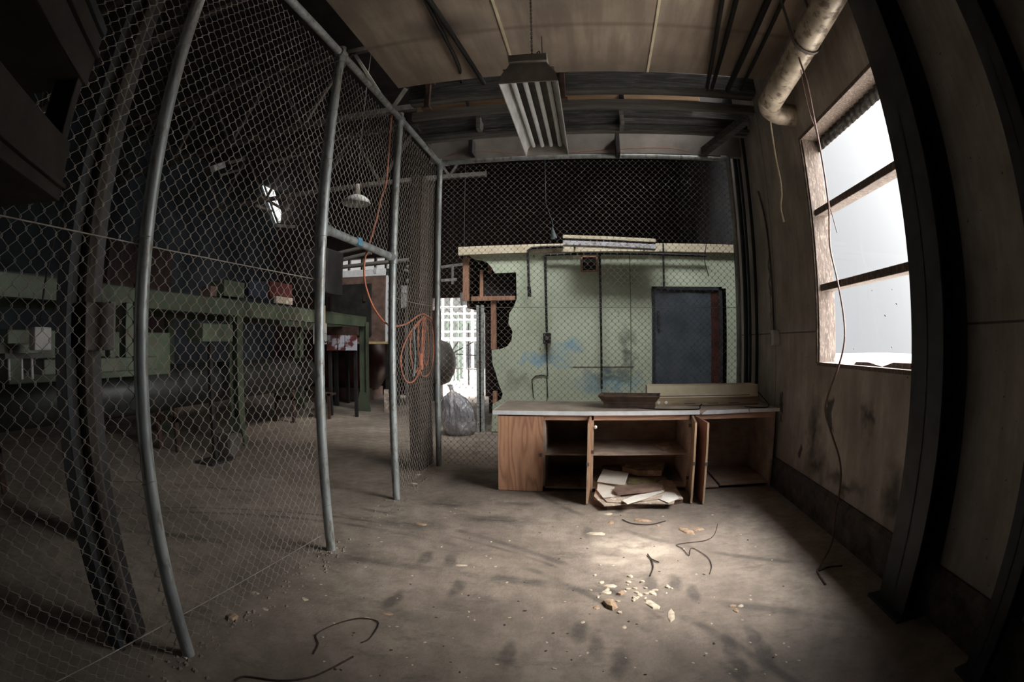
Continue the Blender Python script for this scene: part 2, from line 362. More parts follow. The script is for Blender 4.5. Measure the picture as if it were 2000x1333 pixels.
# green cabin wall: scuffed paint with blue rub marks, grime and cracks
g = NG('green_wall_paint'); g.warp_k = .55; p = g.pos(); a = g.noise(p, 1.1, 6, .6)
col = g.ramp(a, [(.3, lin((182, 196, 166))), (.7, lin((208, 220, 190)))])
def xz(px, py): q = aY(px, py, 8.3); return q
n = g.noise(g.scale(p, (1.5, 1, 4)), 3.4, 7, .75)
for (px, py, rx, rz, cc, k) in ((1060, 703, .55, .13, (150, 186, 206), 1.), (1110, 678, .32, .16, (150, 182, 196), .9), (1210, 745, .5, .16, (140, 176, 192), .8), (1190, 735, .55, .14, (70, 76, 72), .85), (1225, 690, .15, .55, (92, 96, 88), .85), (1165, 750, .55, .25, (130, 158, 170), .6), (1010, 745, .3, .2, (128, 130, 110), .6), (1040, 640, .35, .4, (150, 160, 128), .4)):
    c = xz(px, py); sp = g.spot(p, (c.x, 8.3, c.z), (rx, 5, rz), .85)
    col = g.mix(g.math('MULTIPLY', sp, g.ramp(n, [(.32, .35 * k), (.5, k)])), col, lin(cc, 1.3))
sep = g.n('ShaderNodeSeparateXYZ'); g.l(p, sep.inputs[0])
for px in (1068, 1175, 1232, 1297):
    v_ = xz(px, 620).x; d = g.math('ABSOLUTE', g.math('SUBTRACT', sep.outputs['X'], v_)); col = g.mix(g.ramp(d, [(.006, .8), (.012, 0.)]), col, lin((70, 76, 66)))
v1 = xz(1110, 718); d = g.math('ABSOLUTE', g.math('SUBTRACT', sep.outputs['Z'], v1.z)); k = g.spot(p, (xz(1172, 718).x, 8.3, v1.z), (.55, 5, .5), .1)
col = g.mix(g.math('MULTIPLY', k, g.ramp(d, [(.008, .9), (.018, 0.)])), col, lin((74, 56, 50)))
col = g.mix(g.ramp(g.noise(p, 14, 3), [(.68, 0.), (.74, .9)]), col, lin((86, 90, 78)))
M['green_wall'] = g.fin(col, .75)

# clear crumpled plastic
g = NG('clear_plastic_bag'); g.b.inputs['Transmission Weight'].default_value = .55; g.b.inputs['Alpha'].default_value = .8; g.bump(g.noise(g.scale(g.pos(False), (1.5, 1.5, .6)), 9, 3, .5), 1.0, .12)
M['plastic'] = g.fin(lin((206, 208, 222)), .12)

# ------------------------------------------------------------------ the setting
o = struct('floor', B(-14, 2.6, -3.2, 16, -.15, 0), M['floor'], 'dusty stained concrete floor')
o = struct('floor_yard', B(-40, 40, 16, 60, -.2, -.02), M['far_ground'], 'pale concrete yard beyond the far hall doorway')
o = struct('floor_outside', B(2.6, 60, -30, 16, -.4, -.2), M['out_ground'], 'pale ground outside the window')
o = struct('ceiling', B(-1.98, 2.0, -2.8, 4.75, 4.3, 4.36), M['ceiling'], 'stained brown ceiling board')
# joints in the ceiling boards
for x in (.70, -.67): struct('trim_%d' % (1 if x > 0 else 2), B(x - .012, x + .012, -2.7, 4.74, 4.288, 4.3), M['cream'], 'pale cover strip along a ceiling joint, %s' % ('right of the hanging lamp' if x > 0 else 'left of the hanging lamp'))
WX = 2.0
mb = MB()
Y0, Y1, Z0, Z1 = 2.45, 4.10, 1.315, 3.335
for a in ((-2.8, Y0, 0, 4.36), (Y1, 6.5, 0, 4.9), (Y0, Y1, 0, Z0), (Y0, Y1, Z1, 4.36)): mb.box(WX, WX + .17, *a)
struct('wall_right', mb, M['wall'], 'grey brown stained cement wall with the window')
struct('wall_recess', MB().box(2.17, 2.6, 6.4, 6.5, 0, 5).box(2.6, 2.7, 6.4, 14, 0, 6.5), M['dark_wall'], 'dark recess wall beyond the back fence')
# an unseen gap added in the rear wall to let daylight fill the hall
struct('wall_rear', MB().box(-5.8, 2.17, -3.0, -2.8, 0, 6.5).box(-14, -8.0, -3.0, -2.8, 0, 6.5).box(-8.0, -5.8, -3.0, -2.8, 2.6, 6.5), M['dark_wall'], 'dark wall behind')
struct('wall_left', B(-10.2, -10, -2.8, 14, 0, 6.5), M['blue_wall'], 'blue grey wall on the far left of the hall')
zc0, zc1 = aY(700, 531, 14).z, aY(700, 506, 14).z
mb = MB().box(-14, -7.9, 14, 14.2, 0, 6.5).box(-2.9, 2.7, 14, 14.2, 0, 6.5).box(-7.9, -2.9, 14, 14.2, zc1, 6.5).box(-7.9, -4.45, 14, 14.2, 0, zc0).box(-5.7, -2.9, 14, 14.2, zc0, zc1).box(-4.45, -2.9, 14, 14.2, 2.78, zc0)
cw = thing('window_3', 'long clerestory strip window over the drying oven at the back of the hall', 'window', (-6.8, 14.1, zc0)); cw['kind'] = 'structure'
for x in (-7.6, -7.2, -6.75, -6.3, -5.95): B(x - .03, x + .03, 14.05, 14.15, zc0, zc1).build('mullion', M['dark_wall'], cw)
B(-7.9, -5.7, 14.05, 14.15, zc0, zc0 + .05).build('sill', M['dark_wall'], cw)
struct('wall_back', mb, M['red_wall'], 'dark red brown boarded wall at the back of the hall')
# hall roof with an unseen opening added over the cabin to light its wall
mb = MB().box(-10.2, -3.2, -3, 14.2, 6.5, 6.6).box(2.3, 2.7, 4.8, 14.2, 6.5, 6.6).box(-3.2, 2.3, 4.8, 6.3, 6.5, 6.6).box(-3.2, 2.3, 8.3, 14.2, 6.5, 6.6).box(-3.2, -1.98, -3, 4.8, 6.5, 6.6)
struct('ceiling_bounce_slope', MB().prism([(6.36, 8.95), (8.26, 6.52), (8.26, 6.49), (6.36, 8.91)], lambda a, b: (-3.15, a, b), lambda a, b: (2.25, a, b)), M['white_paint'], 'pale slope added over the unseen roof opening to bounce daylight')  # white slope added to bounce daylight down onto the cabin front
mb.prism([(6.3, 9.1), (8.3, 6.6), (8.3, 6.5), (6.3, 9.0)], lambda a, b: (-3.2, a, b), lambda a, b: (2.3, a, b))
for x in (-3.2, 2.25): mb.prism([(6.3, 6.5), (8.3, 6.5), (6.3, 9.05)], lambda a, b: (x, a, b), lambda a, b: (x + .05, a, b))
struct('ceiling_hall', mb, M['roof'], 'sooty hall roof')
struct('wall_lintel', B(-1.98, -1.9, -2.8, 4.75, 4.36, 6.5), M['dark_wall'], 'dark boards above the left edge of the ceiling')
struct('ceiling_cover', B(-1.98, 2.17, 4.7, 4.8, 4.36, 6.5), M['dark_wall'], 'dark boards above the far edge of the ceiling')
# kerb along the right wall
struct('baseboard_right', MB().prism([(1.955, 0), (1.962, .27), (1.985, .30), (2.02, .30), (2.02, 0)], lambda a, b: (a, -2.8, b), lambda a, b: (a, 6.4, b)), M['kerb'], 'broken stained kerb at the foot of the right wall')

# window in the right wall
wf = thing('window_1', 'tall window of three panes on the right wall, torn corrugated sheet at its top', 'window', (2.08, 3.05, 1.315)); wf['kind'] = 'structure'
MB().box(2.0, 2.17, Y1 - .03, Y1, Z0, Z1).box(1.985, 2.01, Y1 - .012, Y1 + .02, Z0, Z1).build('window_frame', M['win_timber'], wf, .004)
MB().box(2.0, 2.17, Y0, Y0 + .04, Z0, Z1).build('window_frame', M['win_timber'], wf, .004)
MB().box(1.99, 2.17, Y0, Y1, Z1 - .03, Z1 + .005).build('window_head', M['win_timber'], wf, .004)
for z in (2.61, 1.955): MB().box(2.03, 2.15, Y0, Y1, z - .03, z + .03).build('glazing_bar', M['win_timber'], wf, .005)
mb = MB().box(1.99, 2.17, Y0, Y1, Z0 - .02, Z0 + .01)
mb.build('window_sill', M['win_timber'], wf)
mb = MB().prism([(3.55, 0), (3.5, .03), (3.3, .035), (3.1, .012), (2.95, .045), (2.46, .05), (2.46, 0)], lambda a, b: (2.06, a, Z0 + b), lambda a, b: (2.14, a, Z0 + b + .01))
mb.build('rotten_sill_board', M['win_timber'], wf)
# the corrugated sheet whose wavy lower edge shows in the top pane
vs = []; fs = []; N = 110
for i in range(N + 1):
    y = Y0 + (Y1 - .03 - Y0) * i / N; ph = math.sin(2 * PI * (y - Y0) / .088); x = 2.16 + .012 * ph
    vs += [(x, y, Z1 - .02), (x, y, 3.185 + .012 * ph)]
for i in range(N): fs.append((2 * i, 2 * i + 1, 2 * i + 3, 2 * i + 2))
ob = MB().add(vs, fs, True).build('corrugated_sheet', M['grey_timber'], wf); s_ = ob.modifiers.new('t', 'SOLIDIFY'); s_.thickness = .004
for i, z0, z1 in ((0, 1.325, 1.925), (1, 1.985, 2.58), (2, 2.64, 3.2)):
    g = NG('dusty_pane') if i == 0 else None
    if g: 
        g.t.nodes.remove(g.b); tr = g.n('ShaderNodeBsdfTransparent'); tr.inputs[0].default_value = (.96, .97, .98, 1); df = g.n('ShaderNodeBsdfGlossy'); df.inputs[1].default_value = .05
        mx = g.n('ShaderNodeMixShader'); mx.inputs[0].default_value = .03; g.l(tr.outputs[0], mx.inputs[1]); g.l(df.outputs[0], mx.inputs[2]); g.l(mx.outputs[0], g.out.inputs[0]); M['pane'] = g.m
    B(2.088, 2.092, Y0 + .03, Y1 - .03, z0, z1).build('pane', M['pane'], wf)
mb = MB()
for (px, py, s_) in ((1742, 566, .006), (1751, 594, .012), (1729, 617, .014), (1668, 682, .01), (1742, 679, .01), (1703, 568, .007)):
    c = aX(px, py, 2.085); mb.prism([(-s_, -s_ * .5), (s_ * .2, -s_ * .3), (s_, s_ * .6), (s_ * .1, s_ * .4)], lambda a, b: (2.083, c.y + a, c.z + b), lambda a, b: (2.087, c.y + a, c.z + b))
mb.build('dirt_specks', M['twig'], wf)

# steel column in front of the window's right side (H section)
def col_h(name, label, x0, x1, y0, y1, z1, m):
    t = thing(name, label, 'column', ((x0 + x1) / 2, (y0 + y1) / 2, 0))
    f = .014
    MB().box(x0, x1, y0, y0 + f, 0, z1).box(x0, x1, y1 - f, y1, 0, z1).box((x0 + x1) / 2 - .005, (x0 + x1) / 2 + .005, y0 + f, y1 - f, 0, z1).build('column_shaft', m, t, .003)
    B(x0 - .05, x1 + .03, y0 - .06, y1 + .06, 0, .02).build('base_plate', m, t, .003)
    return t
t = thing('steel_column', 'dark blue grey steel column against the right wall beside the window', 'column', (1.9, 2.25, 0))
MB().box(1.80, 1.815, 2.07, 2.38, 0, 4.29).box(1.80, 1.998, 2.21, 2.225, 0, 4.29).box(1.983, 1.998, 2.07, 2.52, 0, 4.29).build('column_shaft', M['steel_dark'], t, .003)
B(1.74, 1.95, 2.03, 2.42, 0, .02).build('base_plate', M['steel_dark'], t)
t = thing('steel_column', 'dark steel column against the right wall nearest the camera', 'column', (1.9, 1.4, 0))
MB().box(1.83, 1.845, 1.27, 1.42, 0, 4.29).box(1.83, 1.998, 1.34, 1.352, 0, 4.29).box(1.983, 1.998, 1.27, 1.42, 0, 4.29).build('column_shaft', M['steel_dark'], t, .003)
B(1.80, 1.95, 1.24, 1.46, 0, .02).build('base_plate', M['steel_dark'], t)

# ------------------------------------------------------------------ chain link fences
def chainlink(mb, A, Bv, z0, z1, W=.078, H=.078, r=.0021):
    A, Bv = Vector(A), Vector(Bv); L = (Bv - A).length; u = (Bv - A).normalized(); nn = u.cross(Vector((0, 0, 1)))
    nw = int(2 * L / W); rows = int((z1 - z0) / (H / 2)); k_ = .0035
    vs = mb.v; fs = mb.f
    for k in range(nw):
        base = len(vs)
        prev = []
        for i in range(rows + 1):
            side = (i + k) % 2
            uu = (k + (0 if (i % 2 == 0) else 1)) * W / 2 if k % 2 == 0 else (k + (1 if (i % 2 == 0) else 0)) * W / 2
            off = nn * (.0022 if (k % 2 == 0) else -.0022) * (1 if uu > (k + .5) * W / 2 else -1)
            uu += .004 * (1 if uu > (k + .5) * W / 2 else -1)
            c = A + u * uu + off; z = z0 + i * H / 2
            for zz in (z - k_, z + k_):
                P = c + Vector((0, 0, zz))
                for (a, b) in ((1, 0), (0, 1), (-1, 0), (0, -1)):
                    vs.append(tuple(P + u * (a * r * 1.25) + nn * (b * r)))
        n = 2 * (rows + 1)
        for j in range(n - 1):
            q = base + 4 * j
            for m_ in range(4):
                m2 = (m_ + 1) % 4; fs.append((q + m_, q + m2, q + 4 + m2, q + 4 + m_))
        mb.sm += [True] * (4 * (n - 1))
    return mb
FX = -1.80; FH = 3.74
sf = thing('chain_link_fence', 'tall galvanised chain link fence down the left with an open doorway', 'fence', (FX, 3.0, 0))
posts = [(0.0, 0.0), (1.44, .06), (3.07, .03), (4.43, 0), (5.87, 0)]
for i, (y, lean) in enumerate(posts):
    MB().tube([(FX, y, 0), (FX, y + lean * .25, FH * .5), (FX, y, FH + .06)], .035, 16).build('post', M['galv'], sf)
    p_ = MB().tube([(FX, y - .045, FH), (FX, y + .045, FH)], .042, 14, True)
    p_.tube([(FX, y, FH - .09), (FX, y, FH - .04)], .042, 14); p_.build('rail_clamp', M['galv'], sf)
MB().tube([(FX, -.3, FH), (FX, 5.9, FH)], .03, 14).build('top_rail', M['galv'], sf)
MB().tube([(FX, 3.07, 2.30), (FX, 4.43, 2.30)], .032, 14).build('door_header', M['galv'], sf)
B(FX + .0, FX + .034, 3.60, 3.68, 2.27, 2.333).build('blue_tape', simple('blue_tape', (88, 150, 176), (70, 120, 146), 8, .6, bump=0), sf)
for y in (3.13, 4.37): MB().tube([(FX, y - .05, 2.30), (FX, y + .05, 2.30)], .04, 12).tube([(FX, y + (-.06 if y < 4 else .06), 2.24), (FX, y + (-.06 if y < 4 else .06), 2.36)], .042, 14).build('header_clamp', M['galv'], sf)
mx = FX - .042
for (a, b, z0) in ((-.2, 1.44, .03), (1.44, 3.07, .03), (3.07, 4.43, 2.32), (4.43, 5.87, .03)):
    mb = chainlink(MB(), (mx, a, 0), (mx, b, 0), z0, FH - .02); mb.build('wire_mesh', M['wire'], sf)
for (a, b) in ((-.2, 3.07), (4.43, 5.87)):
    n = 10; MB().tube([(mx + .006, a + (b - a) * i / n, 1.94 - .015 * math.sin(PI * i / n)) for i in range(n + 1)], .0035, 6).build('tension_wire', M['wire'], sf)
MB().tube([(mx + .008, -.2, .25), (mx + .008, 1.44, .2), (mx + .008, 3.07, .13)], .003, 6).build('tension_wire', M['wire'], sf)
for (y, zs) in ((1.44, (.9, 1.94, 2.9)), (3.07, (.35, .7, 1.0, 1.35, 1.94, 2.35, 2.8, 3.2)), (4.43, (.4, .8, 1.2, 1.6, 1.94, 2.4, 2.9, 3.3)), (5.87, (.6, 1.3, 1.94, 2.8))):
    for z in zs: MB().tube([(FX + .036 * math.cos(a), y + .036 * math.sin(a), z + .012 * math.cos(a)) for a in [2 * PI * k / 12 for k in range(13)]], .0022, 5, False).build('tie_wire', M['wire'], sf)

BY = 5.87
bf = thing('chain_link_fence', 'galvanised chain link fence across the back of the cage, behind the desk', 'fence', (0, BY, 0))
MB().tube([(-1.76, BY, FH), (1.78, BY, FH - .01)], .03, 14).build('top_rail', M['galv'], bf)
for x in (-1.72, 1.72): MB().tube([(x - .04, BY, FH), (x + .04, BY, FH)], .038, 14).build('rail_clamp', M['galv'], bf)
MB().tube([(1.78, BY, 0), (1.78, BY, FH + .02)], .032, 14).build('post', M['galv'], bf)
chainlink(MB(), (-1.77, BY + .04, 0), (1.78, BY + .04, 0), .03, FH - .02).build('wire_mesh', M['wire'], bf)
MB().tube([(-1.77, BY + .034, 1.92), (0, BY + .034, 1.90), (1.78, BY + .034, 1.90)], .003, 6).build('tension_wire', M['wire'], bf)

# timber post just behind the side fence
t = thing('timber_post', 'weathered brown timber post behind the side fence near its corner', 'post', (-1.98, 5.85, 0))
MB().box(-2.06, -1.92, 5.56, 5.74, 0, 3.5).build('post_shaft', M['post_timber'], t, .006)
MB().box(-2.04, -1.92, 5.76, 6.02, 0, 3.5).build('facing_board', M['post_timber'], t, .006)

# ------------------------------------------------------------------ desk: base cabinet and worktop
FYc, BYc = 4.99, 5.80
cb = thing('base_cabinet', 'long low wooden base cabinet with open doors in front of the back fence', 'cabinet', (.5, 5.4, 0))
B(-.91, -.89, FYc + .02, BYc, 0, .79).build('side_panel', M['oak'], cb, .002)
B(1.915, 1.94, FYc, BYc, 0, .79).build('side_panel', M['inner'], cb, .002)
B(-.89, 1.915, BYc - .02, BYc, .0, .79).build('back_panel', M['inner'], cb)
MB().box(-.45, 1.02, FYc, FYc + .02, .735, .79).build('top_rail', M['oak_x'], cb, .002)
MB().box(1.06, 1.93, FYc, FYc + .02, .735, .79).build('top_rail', M['oak_x'], cb, .002)
B(-.455, -.435, FYc + .02, BYc - .02, .05, .79).build('divider', M['inner'], cb)
B(.02, .045, FYc, BYc - .02, .0, .79).build('divider', M['edge'], cb, .002)
B(1.0, 1.03, FYc, BYc - .02, .0, .79).build('divider', M['inner'], cb, .002)
zs = aY(1250, 888, FYc).z
B(-.435, .02, FYc + .03, BYc - .02, zs - .018, zs).build('shelf', M['inner'], cb, .002)
B(.045, 1.0, FYc + .03, BYc - .02, zs - .018, zs).build('shelf', M['inner'], cb, .002)
B(-.435, .02, FYc + .01, BYc - .02, .03, .048).build('bottom_board', M['inner'], cb, .002)
B(.045, 1.0, FYc + .01, BYc - .02, .03, .048).build('bottom_board', M['inner'], cb, .002)
B(1.03, 1.36, FYc + .01, BYc - .02, .02, .035).build('bottom_board', M['inner'], cb, .002)
B(1.37, 1.915, FYc + .01, BYc - .02, .035, .055).build('bottom_board', M['inner'], cb, .002)
d = B(-.905, -.452, FYc - .02, FYc, .005, .775).build('door', M['oak'], cb, .002); d['label'] = 'closed warm veneer door'
MB().box(-.487, -.462, FYc - .035, FYc - .02, .37, .40).tube([(-.474, FYc - .035, .385), (-.474, FYc - .05, .385)], .008, 10).build('latch', M['steel_grey'], d)
def open_door(x, y, x2, y2, m, lab, knob=None):
    a = Vector((x, y, 0)); b = Vector((x2, y2, 0)); dd = (b - a).normalized(); r = dd.cross(Vector((0, 0, 1))) * .009
    mb = MB(); vs = [Vector((q.x, q.y, z)) + s_ * r for q in (a, b) for z in (.012, .775) for s_ in (-1, 1)]
    mb.add(vs, [(0, 1, 3, 2), (4, 6, 7, 5), (0, 4, 5, 1), (2, 3, 7, 6), (0, 2, 6, 4), (1, 5, 7, 3)]); d = mb.build('door', m, cb, .0015); d['label'] = lab
    e = MB(); b2 = b + dd * .003; vs = [Vector((q.x, q.y, z)) + s_ * r * 1.02 for q in (b, b2) for z in (.012, .775) for s_ in (-1, 1)]
    e.add(vs, [(0, 1, 3, 2), (4, 6, 7, 5), (0, 4, 5, 1), (2, 3, 7, 6), (0, 2, 6, 4), (1, 5, 7, 3)]); e.build('edge_banding', M['edge'], d)
    h = MB(); c = b2 + dd * .002
    h.box(c.x - .012, c.x + .012, c.y - .006, c.y + .004, .38, .41); h.build('latch', M['steel_grey'], d)
    return d
open_door(.012, FYc, -.005, 4.56, M['oak'], 'door standing open edge on, left of the middle bay')
open_door(1.035, FYc, .975, 4.535, M['door_brown'], 'brown door standing open, left one of the pair')
open_door(1.062, FYc, 1.085, 4.505, M['door_red'], 'reddish door standing open, right one of the pair')
c = aY(1163, 835, FYc - .01)
MB().lathe([(.0, 0), (.019, 0), (.019, .012), (.008, .014), (.008, .018), (0, .018)], (c.x, FYc, c.z), 'Y', 6, M=Matrix.Rotation(PI, 3, 'Z')).build('catch', M['white_edge'], cb)
for (x, z) in ((.02, .40), (1.0, .66), (1.0, .12)): MB().box(x - .002, x + .03, FYc - .006, FYc, z, z + .035).build('hinge', M['steel_grey'], cb)
# worktop
wt = thing('worktop', 'dusty worktop with a chipped white front edge on the wooden cabinet', 'worktop', (.5, 5.4, .79))
MB().box(-.95, 1.12, 4.965, 5.83, .792, .828).box(1.12, 1.97, 4.98, 5.83, .792, .824).build('top_board', M['worktop'], wt, .002)
MB().box(-.955, 1.10, 4.957, 4.966, .789, .829).prism([(1.12, .786), (1.135, .80), (1.18, .826), (1.62, .829), (1.63, .795)], lambda a, b: (a, 4.962, b), lambda a, b: (a, 4.978, b)).box(1.64, 1.975, 4.962, 4.98, .795, .828).build('edge_strip', M['white_edge'], wt)
B(-.955, -.948, 4.96, 5.83, .789, .829).build('edge_strip', M['white_edge'], wt)

# brown flared fixture on the worktop
def loft(rings):
    vs = []; fs = []
    for (lx, ly, z) in rings: vs += [(-lx, -ly, z), (lx, -ly, z), (lx, ly, z), (-lx, ly, z)]
    for i in range(len(rings) - 1):
        for k in range(4): fs.append((4 * i + k, 4 * i + (k + 1) % 4, 4 * i + 4 + (k + 1) % 4, 4 * i + 4 + k))
    return MB().add(vs, fs + [(3, 2, 1, 0), tuple(4 * (len(rings) - 1) + k for k in range(4))])
t = thing('lamp_housing', 'short brown stained flared lamp housing on the worktop', 'lamp housing', (0, 0, 0))
loft([(.265, .10, .05), (.27, .105, .065), (.29, .125, .09), (.315, .155, .125), (.315, .155, .135), (.305, .145, .135), (.28, .12, .09), (.26, .10, .065)]).build('flared_reflector', M['brown_metal'], t)
loft([(.255, .085, .0), (.265, .095, .004), (.265, .095, .05)]).build('base_box', M['rust'], t)
B(-.03, .08, -.098, -.094, .018, .026).build('slot', M['black'], t)
t.location = (.42, 5.28, .829); t.rotation_euler = (0, 0, -.15)
t = thing('lamp_housing', 'long cream lamp housing with dark slots at the right end of the worktop', 'lamp housing', (0, 0, 0))
L_ = 1.25
mb = MB().prism([(-.13, 0), (.13, 0), (.13, .085), (.11, .115), (.10, .205), (.085, .215), (.08, .12), (-.08, .12), (-.085, .215), (-.10, .205), (-.11, .115), (-.13, .085)], lambda a, b: (-L_ / 2, a, b), lambda a, b: (L_ / 2, a, b)).box(-L_ / 2, -L_ / 2 + .01, -.09, .09, .08, .205).box(L_ / 2 - .01, L_ / 2, -.09, .09, .08, .205)
mb.build('housing', M['cream'], t, .002)
B(-L_ / 2 - .002, L_ / 2 + .002, -.132, .132, .0, .084).build('lower_box', simple('stained_cream_enamel', (186, 164, 130), (134, 112, 86), 4, .6, stretch=(.6, 3, 6)), t, .002)
B(-L_ / 2 + .05, L_ / 2 - .1, -.1225, -.119, .088, .104).build('stain_band', M['brown_metal'], t)
for x in (-.22, .04, .28): MB().box(x, x + .12, -.1325, -.129, .018, .024).build('slot', M['black'], t)
for x in (-.50, -.42): MB().tube([(x, -.125, .035), (x, -.139, .035)], .016, 12).build('lamp_holder', M['white_edge'], t)
t.location = (1.24, 5.50, .829); t.rotation_euler = (0, 0, -.02)
tag(MB().tube(smooth_path([(.50, 5.15, .838), (.7, 5.06, .834), (.95, 5.02, .834), (1.10, 5.01, .838), (1.115, 5.03, .86), (1.13, 5.01, .885)]), .006, 8).build('cable', M['black']), 'black cable lying along the worktop edge in front of the lamp housings', 'cable')
tag(MB().tube(smooth_path([(1.62, 5.1, .838), (1.75, 5.02, .835), (1.9, 5.1, .835), (1.93, 5.4, .9), (1.85, 5.5, .99), (1.78, 5.47, 1.005)]), .005, 8).build('cable', M['black']), 'black cable looping off the right end of the cream lamp housing', 'cable')

# papers and boards spilling out of the middle bay
def sheet(name, label, cat, pxs, z, th, m, curl=0, group=None):
    pts = [aZ(px, py, z) for (px, py) in pxs]; n = len(pts); mb = MB()
    c = sum(pts, Vector()) / n
    top = [Vector((p.x, p.y, z + th + curl * ((p - c).length ** 2))) for p in pts]
    bot = [Vector((p.x, p.y, z + curl * ((p - c).length ** 2))) for p in pts]
    mb.prism([(p.x, p.y) for p in pts], lambda a, b: (a, b, z + curl * ((Vector((a, b, z)) - c).length ** 2)), lambda a, b: (a, b, z + th + curl * ((Vector((a, b, z)) - c).length ** 2)))
    return tag(mb.build(name, m), label, cat, group)
sheet('board', 'thick brown board under the paper heap, just showing in front of the middle bay', 'board', [(1160, 986), (1168, 972), (1250, 972), (1328, 972), (1334, 983), (1300, 990), (1185, 996)], .001, .05, M['card_dark'])
sheet('board', 'wide stained board at the bottom of the paper heap in front of the middle bay', 'board', [(1160, 972), (1166, 946), (1312, 940), (1334, 976), (1318, 978), (1316, 986), (1240, 985), (1180, 990)], .052, .01, M['card'])
sheet('cardboard', 'torn pale card lying on the stained board, ragged front edge', 'cardboard', [(1164, 958), (1175, 944), (1260, 948), (1300, 955), (1292, 975), (1255, 981), (1228, 975), (1215, 984), (1185, 982)], .064, .005, M['card'], .03)
sheet('paper_sheet', 'dusty white sheet under the bright one, beside the open door', 'paper', [(1166, 958), (1168, 944), (1222, 949), (1212, 970), (1178, 974)], .078, .003, M['paper'], .05)
sheet('paper_sheet', 'bright white sheet of paper on top of the heap, left side', 'paper', [(1166, 943), (1178, 919), (1228, 926), (1220, 951)], .10, .003, M['paper'], .1)
sheet('paper_sheet', 'long torn white paper strip across the front of the heap', 'paper', [(1215, 980), (1240, 969), (1290, 959), (1297, 962), (1262, 975), (1225, 988)], .078, .004, M['paper'], .12)
sheet('paper_sheet', 'small torn pale scrap on the right front of the heap', 'paper', [(1285, 975), (1300, 962), (1318, 964), (1326, 975), (1305, 984)], .066, .004, M['paper'], .1)
sheet('wood_offcut', 'grey brown jagged piece of wood lying on the paper heap', 'wood', [(1199, 963), (1201, 955), (1230, 951), (1280, 947), (1296, 950), (1292, 958), (1260, 963), (1206, 968)], .095, .02, M['card_dark'])
sheet('pulp_clump', 'yellow brown mouldy pulp in the middle of the heap', 'pulp', [(1226, 946), (1232, 937), (1260, 934), (1288, 940), (1280, 946), (1245, 948)], .08, .012, M['moss'])
sheet('board_stack', 'pale brown stack of boards at the back of the middle bay', 'boards', [(1215, 922), (1228, 912), (1298, 912), (1292, 930), (1245, 930)], .064, .06, M['card'])
sheet('board', 'thin brown board at the left back of the middle bay', 'board', [(1172, 920), (1180, 912), (1212, 912), (1210, 920)], .064, .03, M['card_dark'])
sheet('board', 'dark narrow board lying at the right side of the middle bay', 'board', [(1300, 932), (1303, 916), (1311, 925), (1314, 938), (1306, 938)], .064, .04, M['steel_dark'])
sheet('paper_sheet', 'folded pale paper lying on the right of the upper shelf', 'paper', [(1275, 868), (1305, 866), (1312, 876), (1295, 881)], zs + .001, .005, M['card'])
sheet('flat_box', 'dark flat box in the left open bay', 'box', [(1092, 930), (1095, 918), (1138, 918), (1138, 932)], .05, .05, M['steel_grey'])
sheet('paper_sheet', 'dim crumpled paper on the floor board of the left open bay', 'paper', [(1085, 946), (1102, 938), (1132, 938), (1128, 950)], .05, .008, M['card_dark'])

# ------------------------------------------------------------------ hanging four-tube lamp
zL = 3.15; x0, x1, y0, y1 = -.525, -.145, 2.91, 4.28
lt = thing('hanging_lamp', 'open four tube fluorescent lamp hanging on chain under the ceiling', 'lamp', (-.33, 3.6, zL))
xm = (x0 + x1) / 2; hw = (x1 - x0) / 2; prof = [(-hw, 0), (-hw + .015, .07), (-hw + .055, .125), (-.12, .15), (-.12, .20), (.12, .20), (.12, .15), (hw - .055, .125), (hw - .015, .07), (hw, 0)]
th = .006; inner = [(a * (1 - th / hw), b - .006 if b > 0 else 0) for a, b in prof if b < .16][::-1]
mb = MB().prism([(-hw, 0), (-hw + .015, .07), (-hw + .055, .125), (-.12, .15), (.12, .15), (hw - .055, .125), (hw - .015, .07), (hw, 0), (hw - .006, 0), (hw - .021, .068), (hw - .058, .118), (.118, .142), (-.118, .142), (-hw + .058, .118), (-hw + .021, .068), (-hw + .006, 0)], lambda a, b: (xm + a, y0, zL + b), lambda a, b: (xm + a, y1, zL + b))
mb.build('reflector', M['reflector'], lt)
MB().box(xm - .125, xm + .125, y0 - .025, y1, zL + .156, zL + .215).build('gear_box', M['lamp_cap'], lt, .004)
for y in (y0 - .006, y1 - .002):
    MB().prism([(-hw, 0), (-hw + .015, .07), (-hw + .055, .125), (-.12, .15), (.12, .15), (hw - .055, .125), (hw - .015, .07), (hw, 0)], lambda a, b: (xm + a, y, zL + b), lambda a, b: (xm + a, y + .008, zL + b)).build('end_plate', M['lamp_cap'], lt)
B(xm - .165, xm + .165, y0 + .004, y1 - .004, zL + .112, zL + .118).build('dark_back_plate', M['lamp_back'], lt)  # dark plate added behind the tubes to darken the gaps between them
for k in range(4):
    x = xm + (-1.5 + k) * .078
    MB().tube([(x, y0 + .03, zL + .085), (x, y1 - .03, zL + .085)], .017, 14).build('tube', M['tube_glass'], lt)
mb = MB()
cy = y0 + .25
n = 48
for i in range(n):
    z = zL + .215 + (4.3 - zL - .215) * i / n; zz = z + (4.3 - zL - .215) / n
    a_ = Vector((xm + .0, cy, 0))
    if i % 2 == 0: mb.box(a_.x - .007, a_.x - .003, cy - .002, cy + .002, z, zz + .006).box(a_.x + .003, a_.x + .007, cy - .002, cy + .002, z, zz + .006)
    else: mb.box(a_.x - .002, a_.x + .002, cy - .007, cy - .003, z, zz + .006).box(a_.x - .002, a_.x + .002, cy + .003, cy + .007, z, zz + .006)
mb.build('chain', M['steel_grey'], lt)
mb = MB(); cy = y1 - .25; mb.tube([(xm, cy, zL + .2), (xm, cy, 4.3)], .004, 6); mb.build('chain', M['steel_grey'], lt)
